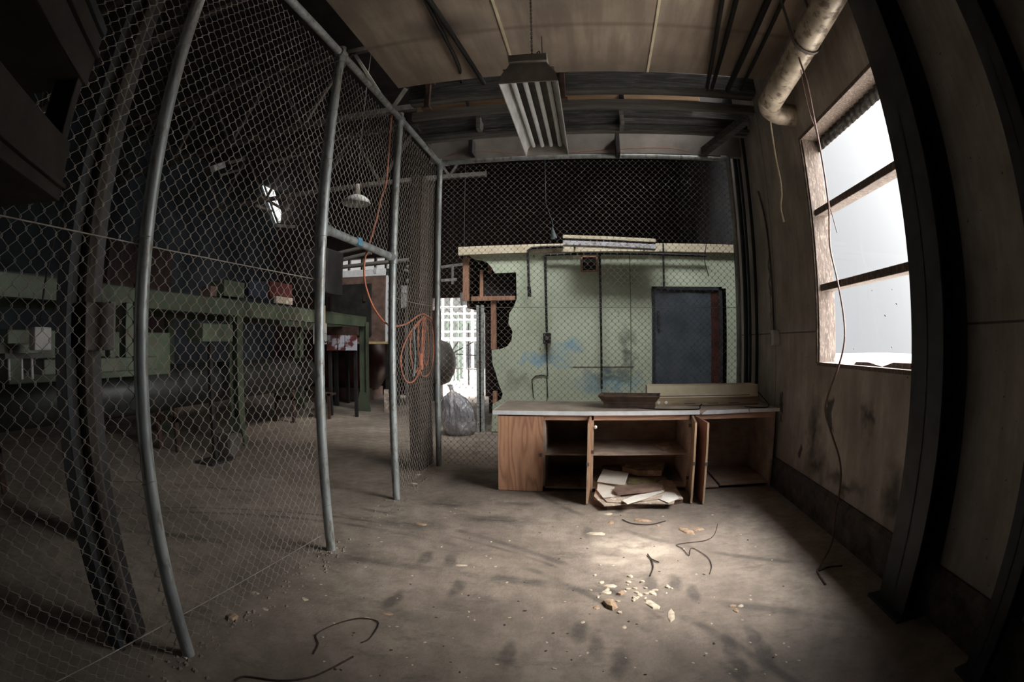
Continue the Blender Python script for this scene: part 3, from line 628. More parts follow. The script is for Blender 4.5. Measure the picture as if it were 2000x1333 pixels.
MB().tube(smooth_path([(xm + .07, y0 + .08, zL + .2), (xm + .07, y0 + .08, zL + .29), (xm + .05, y0 + .12, zL + .31), (xm + .01, y0 + .2, zL + .30)]), .004, 6).tube([(xm + .07, y0 + .08, zL + .2), (xm + .07, y0 + .08, zL + .25)], .009, 8).build('flex', M['black'], lt)

# ------------------------------------------------------------------ duct, ceiling pipes
dt = thing('vent_duct', 'fat worn white vent duct under the ceiling bending into the right wall', 'duct', (1.72, 3.4, 3.3))
R_ = .105; a = Vector((1.71, 1.4, 3.78)); b = Vector((1.71, 4.02, 3.62))
pts = [a + (b - a) * i / 8 for i in range(9)]
MB().tube(pts, R_, 28).build('duct_pipe', M['duct'], dt)
e0 = b; pts = [e0 + Vector((.14 * (1 - math.cos(t_)), .14 * math.sin(t_), -.02 * t_)) for t_ in [PI / 2 * k / 6 for k in range(7)]]
pts += [pts[-1] + Vector((.16, 0, 0))]
MB().tube(pts, R_, 28).build('elbow', M['duct'], dt)
MB().tube([b - Vector((0, .03, 0)), b + Vector((0, .0, 0))], R_ + .004, 28, True).build('joint_ring', M['duct'], dt)
MB().tube([pts[-1] - Vector((.03, 0, 0)), pts[-1] - Vector((.01, 0, 0))], R_ + .004, 28).build('joint_ring', M['duct'], dt)
for y in (3.0, 2.1):
    zc = a.z + (b.z - a.z) * (y - a.y) / (b.y - a.y); mb = MB(); N = 20
    for k in range(N):
        t0, t1 = PI + PI * k / N, PI + PI * (k + 1) / N; r_ = R_ + .012
        mb.bar((1.71 + r_ * math.cos(t0), y, zc + r_ * math.sin(t0)), (1.71 + r_ * math.cos(t1), y, zc + r_ * math.sin(t1)), .04, .004, up=(1.71 - (1.71 + math.cos((t0 + t1) / 2)), 0, -math.sin((t0 + t1) / 2)))
    for s_ in (-1, 1): mb.box(1.71 + s_ * (R_ + .012) - .002, 1.71 + s_ * (R_ + .012) + .002, y - .02, y + .02, zc, 4.3)
    mb.build('hanger_strap', M['steel_grey'], dt)
for i, (pa, pb, r, lab) in enumerate((((1410, 0), (1385, 150), .022, 'leftmost of the dark pipes at the right of the ceiling'), ((1438, 0), (1397, 150), .022, 'second dark pipe from the left at the right of the ceiling'), ((1500, 0), (1432, 152), .03, 'thicker dark pipe on the ceiling beside the vent duct'), ((1530, 0), (1455, 158), .018, 'thin dark pipe on the ceiling closest to the vent duct'))):
    p0, p1 = aZ(*pa, 4.27 - r), aZ(*pb, 4.27 - r); d_ = (p0 - p1).normalized()
    tag(MB().tube([p1 + d_ * -.3, p0 + d_ * 3], r, 12).build('ceiling_pipe', M['dark_pipe']), lab, 'pipe', None)
p0, p1 = aZ(830, 0, 4.27), aZ(893, 122, 4.27); d_ = (p0 - p1).normalized()
tag(MB().tube(smooth_path([p0 + d_ * 3, p0, p1, aY(902, 165, 5.0), aY(915, 208, 5.15)]), .018, 10).build('ceiling_pipe', M['dark_pipe']), 'dark conduit on the left of the ceiling that bends down over the beams', 'pipe')
p0, p1 = aZ(838, 0, 4.26), aZ(940, 155, 4.26); d_ = (p0 - p1).normalized()
tag(MB().tube([p0 + d_ * 2.5, p1 - d_ * .1], .024, 10).build('ceiling_pipe', M['dark_pipe']), 'dark conduit slanting across the left of the ceiling to the far beam', 'pipe')

# ------------------------------------------------------------------ beams between ceiling and back fence
def zat(py, Y, px=1250): return aY(px, py, Y).z
beams = [ # Y, top px, bottom px, material, label
 (4.95, 140, 168, 'old_timber', 'charred plank right under the far edge of the ceiling'),
 (5.08, 166, 180, 'old_timber', 'second dark plank under the ceiling edge'),
 (5.02, 173, 177, 'grey_timber', 'thin pale batten on the upper dark planks'),
 (5.25, 182, 194, 'tan_timber', 'bare tan timber beam above the back fence'),
 (5.10, 194, 209, 'grey_timber', 'grey timber beam below the tan one'),
 (5.35, 208, 226, 'old_timber', 'charred plank below the grey beam'),
 (5.45, 226, 242, 'old_timber', 'rough dark plank above the thin battens'),
 (5.40, 243, 249, 'old_timber', 'upper thin dark batten'),
 (5.50, 253, 257, 'grey_timber', 'lower thin grey batten'),
 (5.85, 257, 300, 'grey_panel', 'dull grey panel strip just above the fence rail')]
for (Y, t_, b_, m, lab) in beams:
    zt, zb = zat(t_, Y), zat(b_, Y)
    xr = 1.96 if m != 'tan_timber' else 1.35
    tag(MB().box(-1.93, xr, Y, Y + .07, zb, zt).build('roof_beam', M[m], bevel=.004), lab, 'beam')
struct('wall_bulkhead', MB().box(-1.98, 2.17, 6.02, 6.1, 3.85, 6.5), M['roof'], 'black boarding behind the beams')
struct('wall_header', MB().prism([(4.8, 4.36), (6.02, 4.75), (6.02, 6.5), (4.8, 6.5)], lambda a, b: (-1.98, a, b), lambda a, b: (-1.93, a, b)), M['roof'])
for (px, t_, b_, wpx, lab) in ((1098, 137, 194, 12, 'rust brown steel hanger right of the hanging lamp'), (836, 162, 212, 12, 'rust brown steel hanger at the left of the beams')):
    c = aY(px, t_, 4.9); c2 = aY(px, b_, 4.9); cx = (c.x + c2.x) / 2
    mb = MB().box(cx - .03, cx + .03, 4.86, 4.92, c2.z, c.z).box(cx - .07, cx + .07, 4.84, 4.94, c.z - .025, c.z).box(cx - .05, cx + .05, 4.84, 4.94, c2.z - .02, c2.z)
    tag(mb.build('steel_hanger', M['rust'], bevel=.003), lab, 'hanger')
for (px, t_, b_, Y, lab) in ((1205, 262, 300, 5.7, 'thick short dark pipe standing in front of the grey panel'), (1213, 182, 196, 5.2, 'small dark block between the tan beams'), (1213, 218, 246, 5.3, 'grey timber cleat right of the lamp'), (935, 230, 252, 5.3, 'grey timber cleat left of the lamp'), (920, 272, 300, 5.7, 'dark short post left of the lamp at the grey panel')):
    c = aY(px, t_, Y); c2 = aY(px, b_, Y)
    tag(MB().box(c.x - .025, c.x + .025, Y - .03, Y + .16, c2.z, c.z).build('cleat', M['grey_timber' if 'grey timber' in lab else 'dark_pipe'], bevel=.003), lab, 'timber')
tag(MB().tube(smooth_path([aY(866, 308, 5.8), aY(905, 297, 5.8), aY(960, 296, 5.8), aY(1030, 301, 5.8), aY(1110, 298, 5.8), aY(1200, 292, 5.8), aY(1300, 289, 5.8), aY(1345, 296, 5.8)]), .005, 6).build('copper_cable', simple('copper_red_cable', (176, 104, 84), (130, 78, 64), 10, .5, bump=0)), 'thin copper red cable sagging just above the back fence rail', 'cable')
p0, p1 = aY(1458, 232, 4.85), aY(1375, 296, 5.85)
tag(MB().bar(p0, p1, .09, .09).build('diagonal_brace', M['old_timber'], bevel=.004), 'dark diagonal brace at the top right corner of the back fence', 'brace')

# ------------------------------------------------------------------ cords, conduits and socket on the right
tag(MB().tube(smooth_path([aX(1552, 60, 1.62), aX(1560, 110, 1.66), aX(1576, 160, 1.70), aX(1590, 230, 1.78), aX(1600, 280, 1.9), aX(1618, 400, 1.93), aX(1621, 480, 1.93), aX(1636, 550, 1.93), aX(1648, 620, 1.93), aX(1649, 670, 1.92), aX(1638, 715, 1.9), aX(1618, 770, 1.88), aX(1612, 806, 1.88), aX(1625, 850, 1.86), aX(1641, 905, 1.84), aX(1640, 960, 1.82), aX(1632, 1000, 1.8), aX(1625, 1060, 1.75), aZ(1600, 1108, .02), aZ(1597, 1118, .006), aZ(1612, 1142, .006)], 5), .008, 7).build('hanging_cable', M['wire_brown']), 'long brown cable hanging in front of the window down to the floor', 'cable')
tag(MB().tube(smooth_path([aX(1557, 70, 1.66), aX(1566, 150, 1.74), aX(1580, 215, 1.8), aX(1596, 265, 1.9), aX(1618, 390, 1.95), aX(1624, 415, 1.95), aX(1635, 455, 1.95)], 5), .004, 6).build('hanging_cable', M['wire_brown']), 'shorter brown wire ending loose across the middle window pane', 'cable')
tag(MB().tube(smooth_path([aX(1502, 212, 1.72), aX(1505, 240, 1.8), aX(1514, 300, 1.85), aX(1524, 350, 1.86), aX(1527, 380, 1.86), aX(1525, 405, 1.86), aX(1531, 433, 1.86)], 5), .009, 8).build('cream_flex', M['cord_cream']), 'cream cord hanging from the duct elbow with a loose end', 'cord')
sk = thing('wall_socket', 'small grey socket box with conduit on the right wall beyond the window', 'socket', (1.97, 5.13, 1.52))
B(1.93, 2.0, 5.07, 5.17, 1.46, 1.62).build('socket_box', M['box_grey'], sk, .004)
B(1.95, 2.0, 5.19, 5.24, 1.47, 1.60).build('switch_plate', M['steel_grey'], sk, .003)
MB().tube(smooth_path([(1.985, 5.21, 1.60), (1.985, 5.24, 2.3), (1.985, 5.30, 2.8), (1.985, 5.45, 3.2)]), .01, 8).build('conduit', M['steel_grey'], sk)
for (y, r, lab) in ((6.15, .03, 'grey vertical pipe in the right back corner behind the fence'), (5.98, .018, 'thin grey vertical pipe beside the thick one in the back corner'), (5.72, .02, 'dark vertical pipe on the right wall before the back fence')):
    tag(MB().tube([(1.96, y, .32), (1.96, y, 4.2)], r, 10).build('wall_pipe', M['steel_dark'] if y != 5.72 else M['dark_pipe']), lab, 'pipe')

# ------------------------------------------------------------------ green cabin behind the back fence
GY = 8.3
cab = thing('site_cabin', 'pale green boarded cabin behind the back fence with a broken out corner', 'cabin', (0, GY, 0))
outline = [(920, 503), (928, 508), (940, 509), (951, 513), (960, 522), (966, 534), (1008, 532), (1009, 579), (1009, 585), (1003, 600), (995, 612), (993, 632), (1001, 648), (999, 665), (990, 677), (978, 682), (960, 684), (962, 712), (968, 728), (974, 750), (982, 770), (978, 781), (962, 790), (960, 846)]
P = [(q.x, q.z) for q in [aY(px, py, GY) for px, py in outline]]
P[-1] = (P[-1][0], .02)
P += [(1.04, .02), (1.04, 2.38), (2.30, 2.38), (2.30, .02), (2.58, .02), (2.58, 3.0), (P[0][0] - .05, 3.0)]
MB().prism(P, lambda a, b: (a, GY, b), lambda a, b: (a, GY + .02, b)).build('wall_panel', M['green_wall'], cab)
z0, z1 = aY(898, 503, GY).z, aY(898, 484, GY).z
MB().box(-2.17, 2.58, GY - .06, GY + .02, 2.97, 3.11).build('fascia', M['cream'], cab, .004)
struct('ceiling_cabin', B(-2.15, 2.58, GY + .02, 11.5, 3.06, 3.12), M['roof'], 'dark flat roof of the cabin')
MB().box(-2.12, 2.5, 10.6, 10.64, 0, 3.06).build('inner_wall', M['red_wall'], cab)
MB().box(-2.10, -2.06, GY + .3, 10.6, 2.1, 3.06).build('side_board', M['brown_board'], cab)
for nm, pa, pb, w_, dy in (('stud', (911, 503), (908, 588), .10, .02), ('stud', (940, 527), (940, 579), .055, .10), ('stud', (956, 512), (957, 533), .055, .12), ('stud', (961, 582), (966, 683), .085, .06), ('stud', (965, 765), (968, 842), .07, .05)):
    a, b = aY(*pa, GY + dy), aY(*pb, GY + dy); x = (a.x + b.x) / 2
    MB().box(x - w_ / 2, x + w_ / 2, GY + dy, GY + dy + .08, max(b.z, 0), a.z).build(nm, M['stud'], cab, .003)
a, b = aY(920, 582, GY + .03), aY(1006, 579, GY + .03); MB().box(a.x, b.x, GY + .03, GY + .12, a.z - .05, a.z + .02).build('nogging', M['stud'], cab, .003)
MB().box(-1.82, -1.24, GY + .14, GY + .16, 2.20, 2.66).build('black_sheet', M['black'], cab)
MB().box(-1.78, -1.5, 9.9, 9.95, 0, 2.1).build('inner_board', M['dark_wall'], cab)
df = MB().box(1.02, 1.07, GY - .04, GY + .03, 0, 2.40).box(2.16, 2.22, GY - .04, GY + .03, 0, 2.40).box(1.02, 2.22, GY - .04, GY + .03, 2.34, 2.40).build('door_frame', M['steel_dark'], cab, .003)
dd = MB().box(1.07, 2.02, GY - .02, GY + .02, .02, 2.34).build('door', M['door_blue'], cab, .003)
MB().box(1.10, 1.14, GY - .05, GY - .02, 1.72, 2.0).build('door_handle', M['steel_dark'], dd, .003)
MB().box(2.02, 2.16, GY - .02, GY + .02, .02, 2.34).build('red_strip', M['red_iron'], cab)
c0, c1 = aY(1134, 500, GY), aY(1168, 532, GY)
vt = MB().box(c0.x, c1.x, GY - .03, GY, c0.z - .03, c0.z).box(c0.x, c1.x, GY - .03, GY, c1.z, c1.z + .03).box(c0.x, c0.x + .03, GY - .03, GY, c1.z, c0.z).box(c1.x - .03, c1.x, GY - .03, GY, c1.z, c0.z).build('vent_frame', M['stud'], cab, .003)
mb = MB().box(c0.x + .03, c1.x - .03, GY - .012, GY - .002, c1.z + .03, c0.z - .03); mb.build('vent_opening', M['black'], vt)
def conduit(pts, r, lab=None):
    return MB().tube([aY(px, py, GY - .08) for px, py in pts], r, 8).build('conduit', M['dark_pipe'], cab)
conduit([(1100, 482), (1060, 483), (1038, 485), (1031, 490), (1031, 500), (1033, 560)], .022)
MB().tube([aY(1033, 560, GY - .08), aY(1034, 572, GY - .08), aY(1034, 580, GY - .08)], .03, 10).build('conduit_end', M['dark_pipe'], cab)
conduit([(1380, 500), (1170, 495), (1066, 498), (1064, 500), (1068, 650)], .02)
conduit([(1171, 497), (1173, 600), (1175, 760)], .018)
conduit([(1295, 476), (1297, 563)], .014)
c = aY(1068, 661, GY - .1)
bx_ = MB().box(c.x - .06, c.x + .06, GY - .1, GY, c.z - .085, c.z + .085).build('switch_box', M['dark_pipe'], cab, .004)
B(c.x - .02, c.x + .02, GY - .108, GY - .1, c.z - .03, c.z + .03).build('switch_lever', M['steel_grey'], bx_)
MB().tube([aY(*q, GY - .008) for q in ((1068, 672), (1069, 715), (1070, 735), (1058, 733), (1046, 735), (1039, 742), (1041, 765), (1042, 778))], .008, 5).build('wall_crack', M['black'], cab)
MB().tube([aY(*q, GY - .008) for q in ((1068, 735), (1070, 778))], .008, 5).build('wall_crack', M['black'], cab)
# strip lamp on the cabin's eaves
a = aY(1100, 470, GY - .25); b = aY(1280, 478, GY - .25)
t = thing('strip_lamp', 'long weathered strip lamp housing along the top of the green cabin', 'lamp', ((a.x + b.x) / 2, GY - .25, a.z))
d_ = Vector((b.x - a.x, 0, b.z - a.z))
MB().bar(a + Vector((0, 0, .055)), b + Vector((0, 0, .055)), .14, .05).build('top_cover', M['cream'], t, .003)
MB().bar(a + Vector((0, .02, .0)), b + Vector((0, .02, .0)), .10, .06).build('dark_gap', M['dark_pipe'], t)
MB().bar(a + Vector((0, 0, -.05)), b + Vector((0, 0, -.05)), .18, .07).build('housing', M['white_paint'], t, .003)
for f in (.12, .88):
    c = a + (b - a) * f; MB().bar(c + Vector((0, .08, -.08)), (c.x, GY - .05, 3.05), .03, .03).build('bracket', M['steel_grey'], t)
tag(MB().tube([(aY(1066, 396, 6.08).x, 6.08, 3.9), aY(1066, 396, 6.08), aY(1079, 433, 6.08), aY(1081, 452, 6.08)], .003, 5).tube([aY(1079, 445, 6.08), aY(1082, 466, 6.08)], .0, 8, radii=[.009, .04]).build('hanging_tassel', simple('blue_plastic_scrap', (130, 156, 168), (96, 116, 128), 9, .6, bump=0)), 'small pale blue plastic scrap hanging on a string above the cabin', 'scrap')
tag(MB().tube([(aY(1378, 430, 6.08).x, 6.08, 3.9), aY(1378, 430, 6.08), aY(1380, 470, 6.08), aY(1376, 510, 6.08), aY(1384, 540, 6.08)], .005, 6).build('hanging_cable', M['wire_brown']), 'brown cable hanging beside the cabin behind the right of the back fence', 'cable')

# white weathered door post with its narrow strip beside the bag
t = thing('door_post', 'weathered white door post at the left end of the green cabin', 'post', (-1.78, 8.3, 0))
a = aY(937, 595, 8.3)
B(-1.86, -1.82, 8.26, 8.34, 0, 2.12).build('outer_post', M['pvc'], t, .004)
B(-1.79, -1.74, 8.28, 8.34, 0, 2.12).build('inner_post', M['pvc'], t, .004)
B(-1.84, -1.76, 8.30, 8.33, 0, 2.1).build('seal', M['black'], t)

# plastic bag by the door post
bg_ = thing('plastic_bag', 'full clear plastic rubbish bag standing by the door post', 'bag', (-2.1, 8.02, 0))
random.seed(3)
mb = MB(); prof = [(.0, .0), (.22, .0), (.285, .06), (.30, .2), (.285, .36), (.26, .5), (.20, .60), (.11, .67), (.04, .71), (.035, .77), (.05, .82)]
seg = 30; vs = []
for k in range(seg):
    a = 2 * PI * k / seg
    for i, (r, h) in enumerate(prof):
        f = 1 + .10 * math.sin(3 * a + h * 9) + .06 * math.sin(7 * a - h * 17) + random.uniform(-.035, .035)
        lean = -.16 * max(0, h - .45) / .4
        vs.append((-2.11 + lean + .9 * r * f * math.cos(a), 8.02 + r * f * math.sin(a) * .7, h + (random.uniform(-.012, .012) if 0 < i < 9 else 0) + (.001 if i == 0 else 0)))
fs = [(k * 11 + i, ((k + 1) % seg) * 11 + i, ((k + 1) % seg) * 11 + i + 1, k * 11 + i + 1) for k in range(seg) for i in range(10)]
ob = mb.add(vs, fs, True).build('bag_skin', M['plastic'], bg_)
for (x, y, z, r, m) in ((-2.16, 8.1, .09, .09, 'red_crate'), (-2.0, 8.12, .10, .10, 'paper'), (-2.08, 8.2, .28, .14, 'steel_grey'), (-2.0, 8.18, .40, .12, 'box_grey'), (-2.12, 8.1, .2, .07, 'paper')):
    MB().lathe([(0, -r), (r * .7, -r * .7), (r, 0), (r * .6, r * .75), (0, r)], (x - .04, y - .12, z), 'Z', 9).build('rubbish', M[m], bg_)

# ------------------------------------------------------------------ orange cord hung on the side fence
ox = FX - .075
pts = [(755, 350), (745, 385), (735, 430), (722, 475), (713, 505), (711, 535), (716, 565), (728, 597), (744, 622), (762, 636), (785, 636), (802, 628), (815, 618), (828, 614), (842, 622)]
path = [aX(px, py, ox) for px, py in pts]; path = [path[0] + Vector((0, .02, .7))] + path
oc = thing('extension_cord', 'orange extension cord hanging in a coil on the side fence by the timber post', 'cord', path[8])
MB().tube(smooth_path(path, 6), .009, 7).build('hanging_run', M['orange'], oc)
coils = [[(828, 618), (812, 635), (795, 660), (784, 690), (783, 715), (790, 740), (802, 748), (815, 735), (824, 700), (829, 660), (830, 625)],
         [(826, 620), (812, 640), (803, 655), (801, 680), (805, 712), (812, 728), (822, 700), (824, 660), (826, 622)],
         [(830, 620), (824, 650), (821, 690), (820, 722), (826, 735), (838, 730), (846, 700), (846, 655), (840, 628), (832, 620)],
         [(828, 622), (836, 650), (838, 690), (832, 715), (826, 690), (826, 640), (828, 622)],
         [(818, 630), (816, 660), (818, 700), (822, 718), (827, 700), (828, 650), (824, 628)]]
for i, cpts in enumerate(coils): MB().tube(smooth_path([aX(px, py, ox + .0 - .014 * i) for px, py in cpts], 5), .009, 7, False).build('coil_loop', M['orange'], oc)
MB().tube([aX(820, 690, ox + .01), aX(822, 722, ox + .01)], .03, 10).build('cord_wrap', M['orange'], oc)
tag(MB().tube(smooth_path([aX(808, 640, ox + .012), aX(809, 665, ox + .012), aX(811, 700, ox + .012), aX(808, 735, ox + .012)]), .012, 6).build('rag_strip', simple('pale_blue_rag', (150, 166, 176), (120, 134, 142), 9, .9)), 'thin pale blue grey rag strip hanging inside the orange coil', 'rag')

# ------------------------------------------------------------------ hall beyond the side fence
gp = thing('gantry', 'long green steel platform beam on posts beyond the side fence', 'gantry', (-5, 5, 0))
a, b = Vector((-5.0, -1.2, 2.06)), Vector((-4.86, 10.35, 1.97))
MB().bar(a, b, .05, .20).bar(a + Vector((-.06, 0, .1)), b + Vector((-.06, 0, .1)), .18, .016).bar(a + Vector((-.06, 0, -.1)), b + Vector((-.06, 0, -.1)), .18, .016).build('long_beam', M['machine_green'], gp)
MB().bar(a + Vector((-1.6, 0, 0)), b + Vector((-1.6, 0, 0)), .05, .20).build('long_beam', M['machine_green'], gp)
MB().bar((-4.86, 10.3, 1.9), (-6.5, 10.3, 1.9), .06, .18).build('cross_beam', M['machine_green'], gp)
MB().bar((-5.8, -1.2, 2.18), (-5.7, 9.2, 2.10), 1.5, .03, up=(0, 0, 1)).build('deck', M['dark_wall'], gp)
for (x, y) in ((-5.0, 5.98), (-4.86, 10.3), (-5.0, 1.0), (-6.6, 5.98), (-6.6, 10.3)):
    mb = MB().box(x - .085, x - .065, y - .07, y + .07, 0, 1.96).box(x + .065, x + .085, y - .07, y + .07, 0, 1.96).box(x - .065, x + .065, y - .008, y + .008, 0, 1.96)
    po = mb.build('post', M['machine_green'], gp, .002)
    MB().prism([(-.17, 0), (.17, 0), (.17, .08), (.09, .42), (-.09, .42), (-.17, .08)], lambda q, h: (x + q, y - .085, h), lambda q, h: (x + q, y - .075, h)).build('foot_gusset', M['machine_green'], po)
# things lying on the platform
def sbox(name, lab, cat, px0, px1, py0, py1, X, dep, m, grp=None):
    a, b = aX(px0, py1, X), aX(px1, py0, X); zb = max(2.115, a.z)
    return tag(MB().box(X - dep, X, a.y, b.y, zb, max(b.z, zb + .04)).build(name, M[m], bevel=.005), lab, cat, grp)
t = sbox('plastic_crate', 'red plastic crate on the green platform', 'crate', 527, 571, 557, 580, -5.1, .35, 'red_crate')
sbox('storage_box', 'blue box beside the red crate on the platform', 'box', 486, 524, 553, 578, -5.1, .35, 'blue_crate')
sbox('storage_box', 'dull green box at the left of the blue box on the platform', 'box', 437, 478, 553, 578, -5.1, .3, 'machine_green')
sbox('wooden_block', 'small brown wooden block on the platform left of the green box', 'block', 411, 424, 560, 578, -5.1, .2, 'card_dark')
sbox('paper_stack', 'pale stack of papers under the red crate', 'papers', 540, 572, 583, 592, -5.03, .06, 'card')

# long tank, drum and oven
t = thing('storage_tank', 'long grey green horizontal tank under the platform', 'tank', (-5.7, 5, 0))
prof = [(0, 4.25), (.12, 4.23), (.22, 4.16), (.29, 4.02), (.31, 3.85), (.31, -6.0), (0, -6.0)]
MB().lathe(prof, (-5.62, 5.0, .90), 'Y', 32).build('tank_body', M['tank'], t)
for y in (2.0, 5.0, 8.2): MB().box(-5.85, -5.80, y - .04, y + .04, 0, .62).box(-5.44, -5.39, y - .04, y + .04, 0, .62).box(-5.85, -5.39, y - .04, y + .04, .42, .5).build('cradle', M['rust'], t, .003)
DX, DY, DR = -5.72, 12.6, .82
t = thing('iron_drum', 'big red brown iron drum with a domed riveted end behind the green post', 'drum', (DX - .6, DY, 0))
MB().lathe([(0, .40), (.25, .38), (.5, .29), (.7, .16), (DR, 0), (DR, -1.9), (0, -1.9)], (DX, DY, 1.0), 'X', 40).build('drum_shell', M['red_iron'], t)
for k in range(18):
    a = 2 * PI * k / 18; MB().lathe([(0, .04), (.018, .03), (.022, 0)], (DX + .09, DY + .74 * math.cos(a), 1.0 + .74 * math.sin(a)), 'X', 6).build('rivet', M['rust'], t)
MB().box(DX - 1.7, DX + .1, DY - .5, DY + .5, 0, .32).build('plinth', M['brown_board'], t)
ov = thing('drying_oven', 'large oven cabinet with white top frame and dark grey door behind the doorway', 'oven', (-4.9, 9.7, 1.45))
OY = 10.75
def q(px, py): return aY(px, py, OY)
xL, xR, zT, zB = q(645, 600).x, q(757, 600).x, q(700, 528).z, q(700, 668).z
MB().box(xL, xR, OY + .05, OY + .85, zB + .05, zT).build('body', M['machine_dark'], ov)
MB().box(xL - .04, xR, OY - .02, OY + .05, zT - .16, zT).build('top_frame', M['white_edge'], ov, .004)
MB().box(xR - .045, xR, OY - .02, OY + .05, zB, zT).build('side_frame', M['white_edge'], ov, .004)
MB().box(xL, xR - .05, OY - .01, OY + .05, zB, zT - .16).build('frame_board', M['brown_board'], ov, .004)
od = MB().box(q(650, 560).x, q(727, 560).x, OY - .06, OY - .01, q(700, 655).z, q(690, 556).z).build('door', M['machine_dark'], ov, .006)
B(q(712, 600).x, q(717, 600).x, OY - .09, OY - .06, q(700, 590).z, q(700, 577).z).build('door_handle', M['rust'], od)
MB().box(xL - .05, xR, OY - .08, OY + .05, zB - .05, zB).build('bottom_ledge', M['yellow'], ov, .004)
MB().box(q(731, 530).x, q(736, 530).x, OY - .03, OY - .02, zT - .1, zT + .04).build('bracket', M['white_paint'], ov)
for x, y in ((xL + .05, .7), (xR - .1, .7), (xR - .1, .1), (xL + .05, .1)): MB().box(x, x + .08, OY + y, OY + y + .08, 0, zB + .05).build('leg', M['machine_dark'], ov)
t = thing('extractor_hood', 'dark steel extractor box seen at the doorway post, left of the oven', 'hood', (-4.75, 8.2, 2.4))
MB().box(-5.2, -4.52, 7.95, 8.6, 2.38, 3.2).build('hood_box', M['machine_dark'], t, .03)
MB().box(-4.9, -4.8, 8.1, 8.2, 3.2, 6.5).build('hanger', M['machine_dark'], t)
t = tag(MB().box(-4.42, -4.26, 11.7, 12.1, 0, 2.9).box(-4.24, -3.85, 11.7, 12.1, 0, 2.85).build('grey_locker', M['grey_panel'], bevel=.01), 'grey metal lockers right of the oven behind the side fence', 'locker')
for (px, py, lab) in ((773, 548, 'white towel draped over the left locker top'), (788, 548, 'white towel draped over the right locker top')):
    c = aY(px, py, 11.68); tag(MB().box(c.x - .1, c.x + .08, 11.68, 11.73, 2.35, 2.9).build('towel', M['white_paint'], bevel=.015), lab, 'towel')
# painted panels, switch box and yellow bar under the platform
t = thing('paint_panels', 'row of three peeling red and white panels under the oven', 'panels', (-5, 9.3, 1.3))
for (a_, b_) in ((638, 657), (660, 672), (674, 696)):
    p0, p1 = aY(a_, 685, 9.3), aY(b_, 655, 9.3); MB().box(p0.x, p1.x, 9.3, 9.34, p0.z, p1.z).build('panel', M['peel_red'], t, .003)
B(aY(636, 655, 9.3).x, aY(698, 655, 9.3).x, 9.31, 9.36, aY(660, 655, 9.3).z, aY(660, 648, 9.3).z + .1).build('rail', M['rust'], t)
MB().box(-5.26, -5.20, 9.36, 9.42, 0, 1.6).build('leg', M['machine_dark'], t)
MB().box(-4.66, -4.60, 9.36, 9.42, 0, 1.6).build('leg', M['machine_dark'], t)
t = thing('switch_box', 'light grey electrical box with a black cable on the green beam', 'box', (-4.85, 8.0, 1.5))
p0, p1 = aX(620, 673, -4.82), aX(637, 632, -4.82)
MB().box(-4.92, -4.80, p0.y, p1.y, p0.z, p1.z).build('box_body', M['box_grey'], t, .006)
MB().box(-4.925, -4.795, p0.y, p1.y, (p0.z + p1.z) / 2 - .003, (p0.z + p1.z) / 2 + .003).build('lid_joint', M['black'], t)
MB().tube(smooth_path([aX(632, 640, -4.77), aX(631, 655, -4.77), aX(634, 668, -4.77), aX(638, 668, -4.77)]), .012, 6).build('cable', M['black'], t)
MB().tube([(-4.88, p1.y, 0.0), (-4.88, p1.y, p0.z)], .02, 8).build('stand_pipe', M['machine_green'], t)
p0, p1 = aX(633, 597, -4.74), aX(633, 638, -4.74)
tag(MB().box(-4.78, -4.74, p0.y - .06, p0.y + .06, p1.z, p0.z).build('yellow_bar', M['yellow'], bevel=.004), 'short yellow bar fixed upright on the green beam', 'bar')
tag(MB().box(-4.35, -4.1, 10.2, 10.25, 0, .5).build('leaning_board', M['card']), 'small pale board leaning by the drum behind the green post', 'board')
tag(MB().box(-5.35, -5.3, 8.9, 8.95, 0, .50).box(-5.05, -5.0, 8.9, 8.95, 0, .50).box(-5.35, -5.0, 8.9, 9.2, .46, .50).build('small_stool', M['rust']), 'small rusty stool under the end of the grey tank', 'stool')

# pale tank near the far doorway
t = thing('storage_tank', 'pale grey rounded tank standing near the far doorway', 'tank', (-4.2, 13, 0))
MB().lathe([(0, .35), (.3, .32), (.52, .2), (.6, .0), (.6, -.9), (0, -.9)], (-3.85, 12.9, .98), 'X', 32).build('tank_body', M['grey_panel'], t)
MB().box(-4.6, -3.9, 12.6, 13.2, 0, .45).build('saddle', M['machine_dark'], t)
tag(MB().tube([(-4.15, 13.0, 1.58), (-4.15, 13.0, 2.35)], .26, 20).build('barrel', M['red_iron']), 'dull red barrel standing on top of the pale tank', 'barrel')

# pendant lamps in the hall
def pendant(c, s_, lab, ztop):
    t = thing('pendant_lamp', lab, 'lamp', c)
    MB().lathe([(.235 * s_, 0), (.24 * s_, .012 * s_), (.21 * s_, .07 * s_), (.14 * s_, .125 * s_), (.06 * s_, .16 * s_), (.05 * s_, .17 * s_), (.05 * s_, .165 * s_), (.13 * s_, .115 * s_), (.2 * s_, .06 * s_), (.235 * s_, 0)], c, 'Z', 28).build('lamp_shade', M['reflector'], t)
    MB().lathe([(0, .36 * s_), (.03 * s_, .35 * s_), (.045 * s_, .28 * s_), (.06 * s_, .16 * s_), (0, .16 * s_)], c, 'Z', 14).build('lamp_socket', M['lamp_cap'], t)
    MB().lathe([(0, -.01), (.035 * s_, .01), (.04 * s_, .07 * s_), (.02 * s_, .15 * s_)], c, 'Z', 12).build('bulb', M['tube_glass'], t)
    MB().tube([c + Vector((0, 0, .35 * s_)), (c.x, c.y, ztop)], .007, 6).build('hanging_rod', M['machine_dark'], t)
pendant(aY(696, 399, 7.0), .95, 'enamel dome pendant lamp hanging in the hall above the doorway', 6.5)
